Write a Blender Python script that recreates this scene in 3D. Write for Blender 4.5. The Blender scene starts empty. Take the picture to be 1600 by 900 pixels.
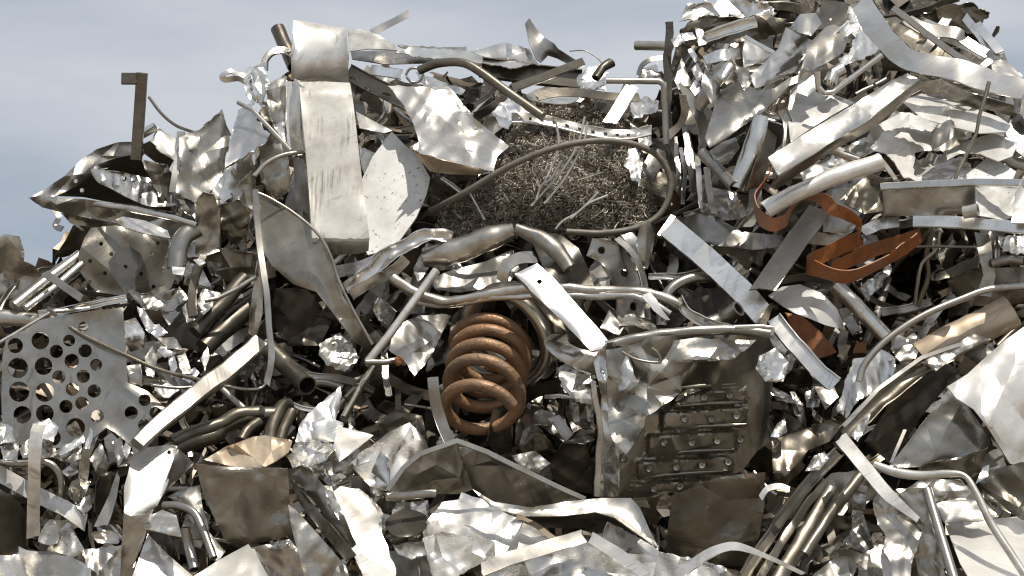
import bpy, math, random
import numpy as np
from mathutils import Vector, noise
from mathutils.geometry import delaunay_2d_cdt

SC = bpy.context.scene
COL = SC.collection
RNG = np.random.default_rng(11)
random.seed(5)

# ------------------------------------------------------------------ camera
PITCH = math.radians(8.0)
CAM = np.array([0.0, 0.0, 1.6])
cam = bpy.data.cameras.new('camera')
cam.sensor_width = 36.0
cam.lens = 36.0 * 7.0 / 3.2
cam.clip_end = 6000
camo = bpy.data.objects.new('camera', cam)
COL.objects.link(camo)
camo.location = CAM
camo.rotation_euler = (math.pi / 2 + PITCH, 0, 0)
SC.camera = camo

# ------------------------------------------------------------------ sky, sun, exposure
SUN_DIR = Vector((0.20, -0.36, 0.91)).normalized()
SUN_EL = math.asin(SUN_DIR.z)
SUN_ROT = math.atan2(SUN_DIR.x, SUN_DIR.y)
world = bpy.data.worlds.new('World')
SC.world = world
world.use_nodes = True
wn, wl = world.node_tree.nodes, world.node_tree.links
wn.clear()
wout = wn.new('ShaderNodeOutputWorld')
bg = wn.new('ShaderNodeBackground')
bg.inputs['Strength'].default_value = 0.085
sky = wn.new('ShaderNodeTexSky')
sky.sky_type = 'NISHITA'
sky.sun_disc = False
sky.sun_elevation = SUN_EL
sky.sun_rotation = SUN_ROT
sky.air_density = 1.0
sky.dust_density = 2.0
sky.ozone_density = 1.0
# thin hazy cloud: noise on the sky direction mixes a grey veil over the blue
wtc = wn.new('ShaderNodeTexCoord')
wmap = wn.new('ShaderNodeMapping')
wmap.inputs['Scale'].default_value = (1.0, 1.0, 4.0)
wmap.inputs['Location'].default_value = (15.477, 13.427, 17.334)
wno = wn.new('ShaderNodeTexNoise')
wno.inputs['Scale'].default_value = 2.8
wno.inputs['Detail'].default_value = 6.0
wno.inputs['Roughness'].default_value = 0.5
wrp = wn.new('ShaderNodeValToRGB')
wrp.color_ramp.elements[0].position = 0.34
wrp.color_ramp.elements[0].color = (0.28, 0.28, 0.28, 1)
wrp.color_ramp.elements[1].position = 0.60
wrp.color_ramp.elements[1].color = (0.97, 0.97, 0.97, 1)
wmx = wn.new('ShaderNodeMix')
wmx.data_type = 'RGBA'
wmx.inputs[7].default_value = (7.2, 7.55, 8.15, 1)
wl.new(wtc.outputs['Generated'], wmap.inputs['Vector'])
wl.new(wmap.outputs['Vector'], wno.inputs['Vector'])
wl.new(wno.outputs['Fac'], wrp.inputs['Fac'])
wl.new(wrp.outputs['Color'], wmx.inputs[0])
wl.new(sky.outputs['Color'], wmx.inputs[6])
wl.new(wmx.outputs[2], bg.inputs['Color'])
wl.new(bg.outputs['Background'], wout.inputs['Surface'])

sun = bpy.data.lights.new('sun', 'SUN')
sun.energy = 5.0
sun.angle = math.radians(0.5)
sun.color = (1.0, 0.935, 0.84)
suno = bpy.data.objects.new('sun', sun)
COL.objects.link(suno)
suno.rotation_euler = SUN_DIR.to_track_quat('Z', 'Y').to_euler()
suno.location = (3, -3, 10)

SC.view_settings.view_transform = 'Standard'
SC.view_settings.look = 'None'
SC.view_settings.gamma = 1.0
SC.view_settings.exposure = 0.0
SC.view_settings.use_curve_mapping = False
SC.cycles.max_bounces = 8
SC.cycles.filter_width = 1.2
SC.cycles.sample_clamp_indirect = 6.0

# ------------------------------------------------------------------ materials
def nd(nt, t, **kw):
    n = nt.nodes.new(t)
    for k, v in kw.items():
        n.inputs[k].default_value = v
    return n


def metal(name, col, metallic=1.0, rough=0.35, dirt=(0.10, 0.075, 0.05), amount=0.35, dscale=14.0,
          rust=0.0, bump=0.25, var=0.25, speck=0.0, coarse=26.0, attr=False, spec=0.5, grime=.30):
    m = bpy.data.materials.new(name)
    m.use_nodes = True
    nt = m.node_tree
    L = nt.links.new
    b = nt.nodes['Principled BSDF']
    tc = nd(nt, 'ShaderNodeTexCoord')
    oi = nd(nt, 'ShaderNodeObjectInfo')
    mul = nt.nodes.new('ShaderNodeMath'); mul.operation = 'MULTIPLY'; mul.inputs[1].default_value = 57.0
    L(oi.outputs['Random'], mul.inputs[0])
    add = nt.nodes.new('ShaderNodeVectorMath'); add.operation = 'ADD'
    L(tc.outputs['Object'], add.inputs[0]); L(mul.outputs[0], add.inputs[1])
    V = add.outputs[0]
    # rotate the grain differently on every piece
    rot = nt.nodes.new('ShaderNodeVectorRotate'); rot.rotation_type = 'EULER_XYZ'
    cr = nt.nodes.new('ShaderNodeCombineXYZ')
    L(mul.outputs[0], cr.inputs[0]); L(mul.outputs[0], cr.inputs[1]); L(mul.outputs[0], cr.inputs[2])
    L(V, rot.inputs['Vector']); L(cr.outputs[0], rot.inputs['Rotation'])
    V = rot.outputs[0]
    n1 = nd(nt, 'ShaderNodeTexNoise', Scale=dscale, Detail=7.0, Roughness=0.62)
    L(V, n1.inputs['Vector'])
    r1 = nt.nodes.new('ShaderNodeValToRGB')
    r1.color_ramp.elements[0].position = 0.44; r1.color_ramp.elements[0].color = (0, 0, 0, 1)
    r1.color_ramp.elements[1].position = 0.74; r1.color_ramp.elements[1].color = (amount, amount, amount, 1)
    L(n1.outputs['Fac'], r1.inputs['Fac'])
    # streaks and scratches
    mp = nt.nodes.new('ShaderNodeMapping'); mp.inputs['Scale'].default_value = (5.0, 90.0, 5.0)
    L(V, mp.inputs['Vector'])
    n2 = nd(nt, 'ShaderNodeTexNoise', Scale=2.0, Detail=4.0, Roughness=0.6)
    L(mp.outputs[0], n2.inputs['Vector'])
    r2 = nt.nodes.new('ShaderNodeValToRGB')
    r2.color_ramp.elements[0].position = 0.58; r2.color_ramp.elements[0].color = (0, 0, 0, 1)
    r2.color_ramp.elements[1].position = 0.70; r2.color_ramp.elements[1].color = (amount * .8,) * 3 + (1,)
    L(n2.outputs['Fac'], r2.inputs['Fac'])
    mx = nt.nodes.new('ShaderNodeMath'); mx.operation = 'MAXIMUM'
    L(r1.outputs[0], mx.inputs[0]); L(r2.outputs[0], mx.inputs[1])
    # value change from piece to piece
    hv = nd(nt, 'ShaderNodeHueSaturation')
    mr = nt.nodes.new('ShaderNodeMapRange')
    mr.inputs['To Min'].default_value = 1 - var; mr.inputs['To Max'].default_value = 1 + var * .6
    L(oi.outputs['Random'], mr.inputs['Value'])
    if attr:
        at_ = nt.nodes.new('ShaderNodeAttribute'); at_.attribute_name = 'tone'
        L(at_.outputs['Color'], hv.inputs['Color'])
    else:
        hv.inputs['Color'].default_value = (*col, 1)
    L(mr.outputs[0], hv.inputs['Value'])
    c1 = nt.nodes.new('ShaderNodeMix'); c1.data_type = 'RGBA'
    L(mx.outputs[0], c1.inputs[0]); L(hv.outputs[0], c1.inputs[6]); c1.inputs[7].default_value = (*dirt, 1)
    out = c1.outputs[2]
    met = None
    if rust > 0:
        n3 = nd(nt, 'ShaderNodeTexNoise', Scale=9.0, Detail=8.0, Roughness=0.68)
        sh = nt.nodes.new('ShaderNodeVectorMath'); sh.operation = 'ADD'; sh.inputs[1].default_value = (7.3, 2.1, 4.4)
        L(V, sh.inputs[0]); L(sh.outputs[0], n3.inputs['Vector'])
        r3 = nt.nodes.new('ShaderNodeValToRGB')
        r3.color_ramp.elements[0].position = 0.66 - rust * .35; r3.color_ramp.elements[0].color = (0, 0, 0, 1)
        r3.color_ramp.elements[1].position = 0.76 - rust * .25; r3.color_ramp.elements[1].color = (.85, .85, .85, 1)
        L(n3.outputs['Fac'], r3.inputs['Fac'])
        c2 = nt.nodes.new('ShaderNodeMix'); c2.data_type = 'RGBA'
        L(r3.outputs[0], c2.inputs[0]); L(out, c2.inputs[6]); c2.inputs[7].default_value = (0.23, 0.085, 0.025, 1)
        out = c2.outputs[2]
        inv = nt.nodes.new('ShaderNodeMath'); inv.operation = 'MULTIPLY_ADD'
        inv.inputs[1].default_value = -metallic; inv.inputs[2].default_value = metallic
        L(r3.outputs[0], inv.inputs[0])
        met = inv.outputs[0]
    if speck > 0:
        vo = nd(nt, 'ShaderNodeTexNoise', Scale=70.0, Detail=5.0, Roughness=0.7)
        L(V, vo.inputs['Vector'])
        r4 = nt.nodes.new('ShaderNodeValToRGB')
        r4.color_ramp.elements[0].position = 0.60; r4.color_ramp.elements[0].color = (0, 0, 0, 1)
        r4.color_ramp.elements[1].position = 0.66; r4.color_ramp.elements[1].color = (speck, speck, speck, 1)
        L(vo.outputs['Fac'], r4.inputs['Fac'])
        c3 = nt.nodes.new('ShaderNodeMix'); c3.data_type = 'RGBA'
        L(r4.outputs[0], c3.inputs[0]); L(out, c3.inputs[6]); c3.inputs[7].default_value = (0.07, 0.055, 0.045, 1)
        out = c3.outputs[2]
    # hand-sized patches of dust and oil
    ng = nd(nt, 'ShaderNodeTexNoise', Scale=4.5, Detail=9.0, Roughness=0.6)
    sg = nt.nodes.new('ShaderNodeVectorMath'); sg.operation = 'ADD'; sg.inputs[1].default_value = (3.7, 9.2, 1.3)
    L(V, sg.inputs[0]); L(sg.outputs[0], ng.inputs['Vector'])
    rg = nt.nodes.new('ShaderNodeValToRGB')
    rg.color_ramp.elements[0].position = 0.50; rg.color_ramp.elements[0].color = (0, 0, 0, 1)
    rg.color_ramp.elements[1].position = 0.64; rg.color_ramp.elements[1].color = (grime, grime, grime, 1)
    L(ng.outputs['Fac'], rg.inputs['Fac'])
    c5 = nt.nodes.new('ShaderNodeMix'); c5.data_type = 'RGBA'
    L(rg.outputs[0], c5.inputs[0]); L(out, c5.inputs[6]); c5.inputs[7].default_value = (0.16, 0.14, 0.115, 1)
    out = c5.outputs[2]
    L(out, b.inputs['Base Color'])
    b.inputs['Metallic'].default_value = metallic
    if met is not None:
        L(met, b.inputs['Metallic'])
    b.inputs['Specular IOR Level'].default_value = spec
    rr = nt.nodes.new('ShaderNodeMapRange')
    rr.inputs['To Min'].default_value = max(.05, rough - .10); rr.inputs['To Max'].default_value = min(1, rough + .22)
    L(n1.outputs['Fac'], rr.inputs['Value'])
    ra = nt.nodes.new('ShaderNodeMath'); ra.operation = 'MULTIPLY_ADD'; ra.inputs[1].default_value = .30
    L(rg.outputs[0], ra.inputs[0]); L(rr.outputs[0], ra.inputs[2]); L(ra.outputs[0], b.inputs['Roughness'])
    # small dents and handling marks
    nb = nd(nt, 'ShaderNodeTexNoise', Scale=coarse, Detail=3.0, Roughness=0.45)
    L(V, nb.inputs['Vector'])
    bp = nd(nt, 'ShaderNodeBump', Strength=bump, Distance=0.02)
    L(nb.outputs['Fac'], bp.inputs['Height'])
    bp2 = nd(nt, 'ShaderNodeBump', Strength=.16, Distance=0.0025)
    L(n2.outputs['Fac'], bp2.inputs['Height']); L(bp.outputs[0], bp2.inputs['Normal'])
    L(bp2.outputs[0], b.inputs['Normal'])
    return m


M = {
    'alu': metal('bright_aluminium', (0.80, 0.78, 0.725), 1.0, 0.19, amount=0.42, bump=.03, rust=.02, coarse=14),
    'mir': metal('polished_strip', (0.88, 0.86, 0.81), 1.0, 0.22, amount=0.12, bump=.01, var=0, grime=.05),
    'foil': metal('thin_bright_sheet', (0.84, 0.825, 0.785), 1.0, 0.20, amount=0.35, bump=.04, coarse=20),
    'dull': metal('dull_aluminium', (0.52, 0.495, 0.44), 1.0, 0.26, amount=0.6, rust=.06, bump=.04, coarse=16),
    'olv': metal('weathered_sheet', (0.32, 0.298, 0.252), 0.9, 0.28, dirt=(.10, .082, .06), amount=0.6, rust=.04, bump=.05, coarse=16),
    'wht': metal('pale_painted_metal', (0.74, 0.72, 0.67), 0.75, 0.27, dirt=(.20, .17, .135), amount=0.75, bump=.04, var=.14, coarse=14, grime=.5),
    'pnt': metal('white_sheet_metal', (0.78, 0.765, 0.72), 0.6, 0.26, dirt=(.30, .26, .21), amount=0.4, bump=.04, var=.08, coarse=14, grime=.15),
    'scuff': metal('scuffed_pale_paint', (0.70, 0.68, 0.62), 0.35, 0.36, dirt=(.17, .145, .115), amount=0.6, bump=.05, var=.02, coarse=10, dscale=9),
    'spk': metal('speckled_white_metal', (0.68, 0.675, 0.65), 0.15, 0.45, dirt=(.3, .27, .23), amount=0.4, bump=.05, var=.05, speck=.85),
    'gry': metal('grey_steel', (0.44, 0.425, 0.385), 0.95, 0.27, amount=0.55, bump=.04, coarse=16),
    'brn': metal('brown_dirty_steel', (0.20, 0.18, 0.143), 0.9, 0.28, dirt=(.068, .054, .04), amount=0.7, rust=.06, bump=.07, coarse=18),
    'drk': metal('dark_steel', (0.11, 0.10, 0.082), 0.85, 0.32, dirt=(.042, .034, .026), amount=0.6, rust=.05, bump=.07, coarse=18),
    'rst': metal('rusty_pipe', (0.27, 0.15, 0.075), 0.3, 0.44, dirt=(.12, .095, .072), amount=1.0, bump=.22, dscale=13, spec=.5, var=.05, coarse=85),
    'org': metal('orange_strap', (0.33, 0.108, 0.023), 0.0, 0.45, dirt=(.14, .045, .014), amount=0.95, bump=.15, var=.1, coarse=40, grime=.5, dscale=24),
    'tan': metal('tan_coated_metal', (0.50, 0.41, 0.30), 0.6, 0.34, dirt=(.2, .12, .06), amount=0.5, bump=.05),
    'streak': metal('streaked_aluminium', (0.84, 0.81, 0.75), 0.95, 0.22, amount=0.35, rust=.13, bump=.04, coarse=14),
    'rub': metal('dark_rubber_hose', (0.15, 0.135, 0.11), 0.1, 0.5, amount=.5),
    'frag': metal('mixed_fragments', (.5, .5, .5), 0.9, 0.38, amount=0.6, attr=True, bump=.06, coarse=30),
    'swarf': metal('turnings', (.3, .25, .2), 0.25, 0.45, dirt=(.14, .11, .08), amount=0.4, attr=True, bump=.1, grime=.2),
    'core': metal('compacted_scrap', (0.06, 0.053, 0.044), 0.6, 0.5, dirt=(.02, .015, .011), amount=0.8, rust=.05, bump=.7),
}


def add_scrapes(m):
    """long downward scrapes and rubbed stains on the tall pale strip"""
    nt = m.node_tree; L = nt.links.new
    b = nt.nodes['Principled BSDF']
    src = b.inputs['Base Color'].links[0].from_socket
    tc = nd(nt, 'ShaderNodeTexCoord')
    mp = nt.nodes.new('ShaderNodeMapping'); mp.inputs['Scale'].default_value = (75, 1, 7); mp.inputs['Rotation'].default_value = (0, math.radians(4), 0)
    L(tc.outputs['Object'], mp.inputs['Vector'])
    n = nd(nt, 'ShaderNodeTexNoise', Scale=1.0, Detail=6.0, Roughness=0.65); L(mp.outputs[0], n.inputs['Vector'])
    n2 = nd(nt, 'ShaderNodeTexNoise', Scale=7.0, Detail=4.0, Roughness=0.55); L(tc.outputs['Object'], n2.inputs['Vector'])
    r = nt.nodes.new('ShaderNodeValToRGB'); r.color_ramp.elements[0].position = .47; r.color_ramp.elements[1].position = .60
    L(n.outputs['Fac'], r.inputs['Fac'])
    r2 = nt.nodes.new('ShaderNodeValToRGB'); r2.color_ramp.elements[0].position = .48; r2.color_ramp.elements[1].position = .60
    L(n2.outputs['Fac'], r2.inputs['Fac'])
    mu = nt.nodes.new('ShaderNodeMath'); mu.operation = 'MULTIPLY'
    L(r.outputs[0], mu.inputs[0]); L(r2.outputs[0], mu.inputs[1])
    m2 = nt.nodes.new('ShaderNodeMath'); m2.operation = 'MULTIPLY'; m2.inputs[1].default_value = .75
    L(mu.outputs[0], m2.inputs[0])
    mx = nt.nodes.new('ShaderNodeMix'); mx.data_type = 'RGBA'
    L(m2.outputs[0], mx.inputs[0]); L(src, mx.inputs[6]); mx.inputs[7].default_value = (.20, .17, .13, 1)
    L(mx.outputs[2], b.inputs['Base Color'])


add_scrapes(M['scuff'])
gm = metal('yard_dirt', (0.21, 0.18, 0.145), 0.0, 0.85, dirt=(.10, .085, .07), amount=.7, dscale=.8, bump=.5, coarse=3)

# ------------------------------------------------------------------ where things stand
K = 3.2 / 7.0 / 1600.0
FW = np.array([0, math.cos(PITCH), math.sin(PITCH)])
UP = np.array([0, -math.sin(PITCH), math.cos(PITCH)])
RT = np.array([1.0, 0, 0])


def at(x, y, d):
    """points of the heap, given over a 1600 x 900 survey grid and a distance d in metres"""
    x, y, d = np.broadcast_arrays(np.asarray(x, float), np.asarray(y, float), np.asarray(d, float))
    return CAM + d[..., None] * (FW + RT * ((x - 800) * K)[..., None] + UP * ((450 - y) * K)[..., None])


def sst(a, b, x):
    t = np.clip((x - a) / (b - a), 0, 1)
    return t * t * (3 - 2 * t)


HOLLOWS = [(480, 520, 70, .24), (1410, 440, 75, .32), (760, 630, 90, .22), (925, 700, 60, .2), (1080, 800, 80, .15),
           (1240, 640, 60, .15), (640, 560, 60, .12), (590, 170, 60, .18), (700, 420, 60, .08), (1060, 250, 50, .2),
           (90, 800, 60, .12)]
BULGES = [(430, 250, 130, .15), (850, 270, 140, .10), (1060, 650, 110, .10), (380, 780, 110, .1), (1540, 640, 110, .12),
          (100, 590, 110, .08)]


def D(x, y):
    x = np.asarray(x, float); y = np.asarray(y, float)
    d = 6.30 + (900 - y) / 870.0 * 1.15
    d = d - .30 * sst(1010, 1150, x) * sst(560, 120, y)
    d = d + .15 * sst(500, 60, x) * sst(700, 300, y)
    for cx, cy, r, a in HOLLOWS:
        d = d + a * np.exp(-((x - cx) ** 2 + (y - cy) ** 2) / (2 * r * r))
    for cx, cy, r, a in BULGES:
        d = d - a * np.exp(-((x - cx) ** 2 + (y - cy) ** 2) / (2 * r * r))
    return d


HERO_MASK = np.zeros((900, 1600), bool)
LANDMARKS = []


def mark(poly):
    """remember roughly what is already taken so that loose fragments go into the gaps"""
    p = np.asarray(poly, float)
    x0, y0 = np.maximum(np.floor(p.min(0)).astype(int), 0)
    x1, y1 = np.minimum(np.ceil(p.max(0)).astype(int), (1599, 899))
    if x1 <= x0 or y1 <= y0:
        return
    gx, gy = np.meshgrid(np.arange(x0, x1), np.arange(y0, y1))
    HERO_MASK[y0:y1, x0:x1] |= inside(np.stack([gx.ravel(), gy.ravel()], 1), p).reshape(gx.shape)


def inside(pts, poly):
    poly = np.asarray(poly, float)
    x, y = pts[:, 0], pts[:, 1]
    r = np.zeros(len(pts), bool)
    prev = np.roll(poly, 1, 0)
    for (xi, yi), (xj, yj) in zip(poly.tolist(), prev.tolist()):
        if yi != yj:
            r ^= ((yi > y) != (yj > y)) & (x < (xj - xi) * (y - yi) / (yj - yi) + xi)
    return r


def edge_dist(pts, poly):
    a = np.roll(poly, 1, 0); ab = poly - a
    l2 = np.maximum((ab * ab).sum(1), 1e-9)
    out = np.empty(len(pts))
    for i in range(0, len(pts), 400):
        q = pts[i:i + 400]
        dx = q[:, None, 0] - a[None, :, 0]; dy = q[:, None, 1] - a[None, :, 1]
        t = np.clip((dx * ab[:, 0] + dy * ab[:, 1]) / l2, 0, 1)
        out[i:i + 400] = np.sqrt(((dx - t * ab[:, 0]) ** 2 + (dy - t * ab[:, 1]) ** 2).min(1))
    return out


# ------------------------------------------------------------------ object helpers
def props(o, label=None, cat=None, group=None, kind=None):
    if label: o['label'] = label
    if cat: o['category'] = cat
    if group: o['group'] = group
    if kind: o['kind'] = kind
    return o


def mesh_obj(name, v, f, mat, parent=None, sharp=35, origin=None):
    v = np.asarray(v, float)
    o0 = v.mean(0) if origin is None else np.asarray(origin, float)
    me = bpy.data.meshes.new(name)
    me.from_pydata((v - o0).tolist(), [], [list(map(int, q)) for q in f])
    me.polygons.foreach_set('use_smooth', np.ones(len(me.polygons), bool))
    me.validate()
    me.update()
    if sharp < 180:
        me.set_sharp_from_angle(angle=math.radians(sharp))
    me.materials.append(M[mat] if isinstance(mat, str) else mat)
    ob = bpy.data.objects.new(name, me)
    COL.objects.link(ob)
    if parent is not None:
        ob.parent = parent
        ob.location = o0 - np.array(parent.location)
    else:
        ob.location = o0
    return ob


def root(name, label, cat, loc, group=None):
    e = bpy.data.objects.new(name, None)
    e.empty_display_size = .05
    COL.objects.link(e)
    e.location = loc
    props(e, label, cat, group)
    return e


def tri(t):
    return 4 * np.abs(t - np.floor(t + 0.5)) - 1


def crumple(rng, size, s, lam=0.9, octaves=5, fall=.62):
    """dented sheet: a few sharp fold lines, softer buckles between them and some knocks"""
    folds = []
    l = size * lam
    for k in range(octaves):
        a = rng.uniform(0, math.pi)
        folds.append((math.cos(a), math.sin(a), l * rng.uniform(.8, 1.25), rng.uniform(0, 1), rng.uniform(.5, 1.2) * s * (1.0, 1.0, .9, .6, .45, .4)[min(k, 5)],
                      k >= 1 and rng.random() < .5, rng.uniform(-1, 1) / size * 6, rng.uniform(-1, 1) / size * 6, rng.uniform(0, 6.28)))
        l *= fall
    w = [(rng.uniform(-1, 1) / size * 5, rng.uniform(-1, 1) / size * 5, rng.uniform(0, 6.28), rng.uniform(-.06, .06) * size) for _ in range(4)]
    knocks = [(rng.uniform(-.6, .6) * size, rng.uniform(-.6, .6) * size, rng.uniform(.08, .25) * size, rng.normal() * .5 * s) for _ in range(4)]

    def f(x, y, cx0, cy0):
        wx = sum(c * np.sin(a * x + b * y + p) for a, b, p, c in w[:2])
        wy = sum(c * np.sin(a * x + b * y + p) for a, b, p, c in w[2:])
        X, Y = x + wx, y + wy
        h = 0
        for cx, cy, l, p, a, soft, ma, mb, mp in folds:
            msk = .5 + .5 * np.sin(ma * x + mb * y + mp)
            u = (X * cx + Y * cy) / l + p
            h = h + a * l * .25 * msk * (np.sin(2 * math.pi * u) * .75 if soft else tri(u))
        for kx, ky, r, a in knocks:
            q = np.hypot(x - cx0 - kx, y - cy0 - ky) / r
            h = h + a * r * .5 * np.maximum(0, 1 - q) ** 1.5
        return h * .002
    return f


def smooth_closed(p, n=4):
    p = np.asarray(p, float); out = []
    N = len(p)
    for i in range(N):
        a, b, c, d = p[i - 1], p[i], p[(i + 1) % N], p[(i + 2) % N]
        for t in np.linspace(0, 1, n, endpoint=False):
            out.append(.5 * (2 * b + (c - a) * t + (2 * a - 5 * b + 4 * c - d) * t * t + (-a + 3 * b - 3 * c + d) * t ** 3))
    return np.array(out)


def smooth_open(p, n=6):
    p = np.asarray(p, float)
    q = np.vstack([2 * p[0] - p[1], p, 2 * p[-1] - p[-2]])
    out = []
    for i in range(len(p) - 1):
        a, b, c, d = q[i:i + 4]
        for t in np.linspace(0, 1, n, endpoint=False):
            out.append(.5 * (2 * b + (c - a) * t + (2 * a - 5 * b + 4 * c - d) * t * t + (-a + 3 * b - 3 * c + d) * t ** 3))
    out.append(p[-1])
    return np.array(out)


def resample(p, step, closed=False):
    p = np.asarray(p, float)
    if closed:
        p = np.vstack([p, p[:1]])
    out = []
    for a, b in zip(p[:-1], p[1:]):
        n = max(1, int(round(np.linalg.norm((b - a)[:2]) / step)))
        for t in range(n):
            out.append(a + (b - a) * t / n)
    if not closed:
        out.append(p[-1])
    return np.array(out)


def thicken(v, f, th):
    """give a triangulated sheet a real thickness (second skin behind, rim round the edge)"""
    f = np.asarray(f)
    n = np.zeros_like(v)
    fn = np.cross(v[f[:, 1]] - v[f[:, 0]], v[f[:, 2]] - v[f[:, 0]])
    for k in range(3):
        np.add.at(n, f[:, k], fn)
    n /= np.maximum(np.linalg.norm(n, axis=1), 1e-12)[:, None]
    N = len(v)
    V = np.vstack([v, v - n * th])
    F = [tuple(t) for t in f] + [(t[2] + N, t[1] + N, t[0] + N) for t in f]
    ed = {}
    for t in f:
        for a, b in ((t[0], t[1]), (t[1], t[2]), (t[2], t[0])):
            ed[(a, b)] = 1
    for a, b in ed:
        if (b, a) not in ed:
            F.append((b, a, a + N, b + N))
    return V, F


class Facets:
    """flat facets meeting in sharp creases, the way thin sheet crumples"""

    def __init__(self, rng, poly, spacing, s):
        # long narrow facets: sheet folds along a main direction
        th_ = rng.uniform(0, math.pi)
        R_ = np.array([[math.cos(th_), math.sin(th_)], [-math.sin(th_), math.cos(th_)]])
        sx, sy = spacing * rng.uniform(1.5, 2.3), spacing * rng.uniform(.7, .95)
        q0 = poly @ R_.T
        x0, y0 = q0.min(0) - (sx, sy); x1, y1 = q0.max(0) + (sx, sy)
        gx, gy = np.meshgrid(np.arange(x0, x1 + sx, sx), np.arange(y0, y1 + sy, sy))
        g = np.stack([gx.ravel(), gy.ravel()], 1)
        g = (g + rng.uniform(-.42, .42, g.shape) * (sx, sy)) @ R_
        r = delaunay_2d_cdt([Vector(q) for q in g], [], [], 0, 1e-5)
        self.P = np.array([tuple(q) for q in r[0]])
        self.T = np.array([f for f in r[2] if len(f) == 3])
        self.H = rng.uniform(-1, 1, len(self.P)) * s * spacing * .50 * .002
        self.E = {tuple(sorted((int(f[a]), int(f[b])))) for f in self.T for a, b in ((0, 1), (1, 2), (2, 0))}

    def __call__(self, x, y):
        x = np.asarray(x, float); y = np.asarray(y, float)
        sh = x.shape
        x = x.ravel(); y = y.ravel()
        h = np.zeros(len(x))
        for a, b, c in self.T:
            A, B, C = self.P[a], self.P[b], self.P[c]
            m = (x >= min(A[0], B[0], C[0])) & (x <= max(A[0], B[0], C[0])) & (y >= min(A[1], B[1], C[1])) & (y <= max(A[1], B[1], C[1]))
            i = np.nonzero(m)[0]
            if not len(i): continue
            det = (B[1] - C[1]) * (A[0] - C[0]) + (C[0] - B[0]) * (A[1] - C[1])
            if abs(det) < 1e-9: continue
            u = ((B[1] - C[1]) * (x[i] - C[0]) + (C[0] - B[0]) * (y[i] - C[1])) / det
            v = ((C[1] - A[1]) * (x[i] - C[0]) + (A[0] - C[0]) * (y[i] - C[1])) / det
            k = (u >= -1e-4) & (v >= -1e-4) & (u + v <= 1.0001)
            h[i[k]] = (u * self.H[a] + v * self.H[b] + (1 - u - v) * self.H[c])[k]
        return h.reshape(sh)

    def crease_points(self, step):
        out = []
        for a, b in self.E:
            A, B = self.P[a], self.P[b]
            n = max(2, int(np.hypot(*(B - A)) / step))
            out.append(A + (B - A) * np.linspace(0, 1, n)[:, None])
        return out


def tri_region(poly, holes, res, rng, facets=None):
    x0, y0 = poly.min(0); x1, y1 = poly.max(0)
    gx, gy = np.meshgrid(np.arange(x0, x1 + res, res), np.arange(y0, y1 + res, res * .87))
    gx = gx + (np.arange(gx.shape[0]) % 2)[:, None] * res * .5
    g = np.stack([gx.ravel(), gy.ravel()], 1)
    g += rng.uniform(-.22, .22, g.shape) * res
    g = g[inside(g, poly)]
    if len(g):
        g = g[edge_dist(g, poly) > res * .45]
    for h in holes:
        if len(g):
            g = g[~inside(g, h)]
        if len(g):
            g = g[edge_dist(g, h) > res * .35]
    lines = []
    if facets is not None:
        lns = facets.crease_points(res)
        ids = np.repeat(np.arange(len(lns)), [len(q) for q in lns])
        cat_ = np.vstack(lns)
        k = inside(cat_, poly)
        i_ = np.nonzero(k)[0]
        if len(i_):
            kk = edge_dist(cat_[i_], poly) > res * .5
            for h in holes:
                kk &= ~inside(cat_[i_], h)
                kk &= edge_dist(cat_[i_], h) > res * .4
            k[i_] = kk
        cuts = np.cumsum([len(q) for q in lns])[:-1]
        lines = [(ln, q) for ln, q in zip(lns, np.split(k, cuts)) if q.any()]
        cpts = [ln[k] for ln, k in lines if k.any()]
        if cpts and len(g):
            cc = np.vstack(cpts)
            dm = np.full(len(g), 1e9)
            for q in range(0, len(cc), 64):
                dm = np.minimum(dm, np.hypot(g[:, None, 0] - cc[None, q:q + 64, 0], g[:, None, 1] - cc[None, q:q + 64, 1]).min(1))
            g = g[dm > res * .5]
    pts = [poly] + list(holes) + [g]
    base_n = sum(len(q) for q in pts if len(q))
    extra = []; exe = []
    for ln, k in lines:
        prev = None
        for q, ok in zip(ln, k):
            if not ok:
                prev = None; continue
            extra.append(q)
            if prev is not None: exe.append((prev, base_n + len(extra) - 1))
            prev = base_n + len(extra) - 1
    if extra: pts.append(np.array(extra))
    allp = np.vstack([p for p in pts if len(p)])
    edges = []; o = 0
    for lp in [poly] + list(holes):
        n = len(lp)
        edges += [(o + i, o + (i + 1) % n) for i in range(n)]
        o += n
    edges += exe
    r = delaunay_2d_cdt([Vector(p) for p in allp], edges, [], 0, 1e-4)
    P = np.array([tuple(p) for p in r[0]]); F = np.array([f for f in r[2] if len(f) == 3])
    c = P[F].mean(1)
    ok = inside(c, poly)
    for h in holes:
        ok &= ~inside(c, h)
    F = F[ok]
    used = np.unique(F)
    m = -np.ones(len(P), int); m[used] = np.arange(len(used))
    return P[used], m[F]


def circle(cx, cy, r, n=16, ry=None):
    a = np.linspace(0, 2 * math.pi, n, endpoint=False)
    return np.stack([cx + r * np.cos(a), cy + (ry or r) * np.sin(a)], 1)


SEED = [100]


def nrng():
    SEED[0] += 1
    return np.random.default_rng(SEED[0])


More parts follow.
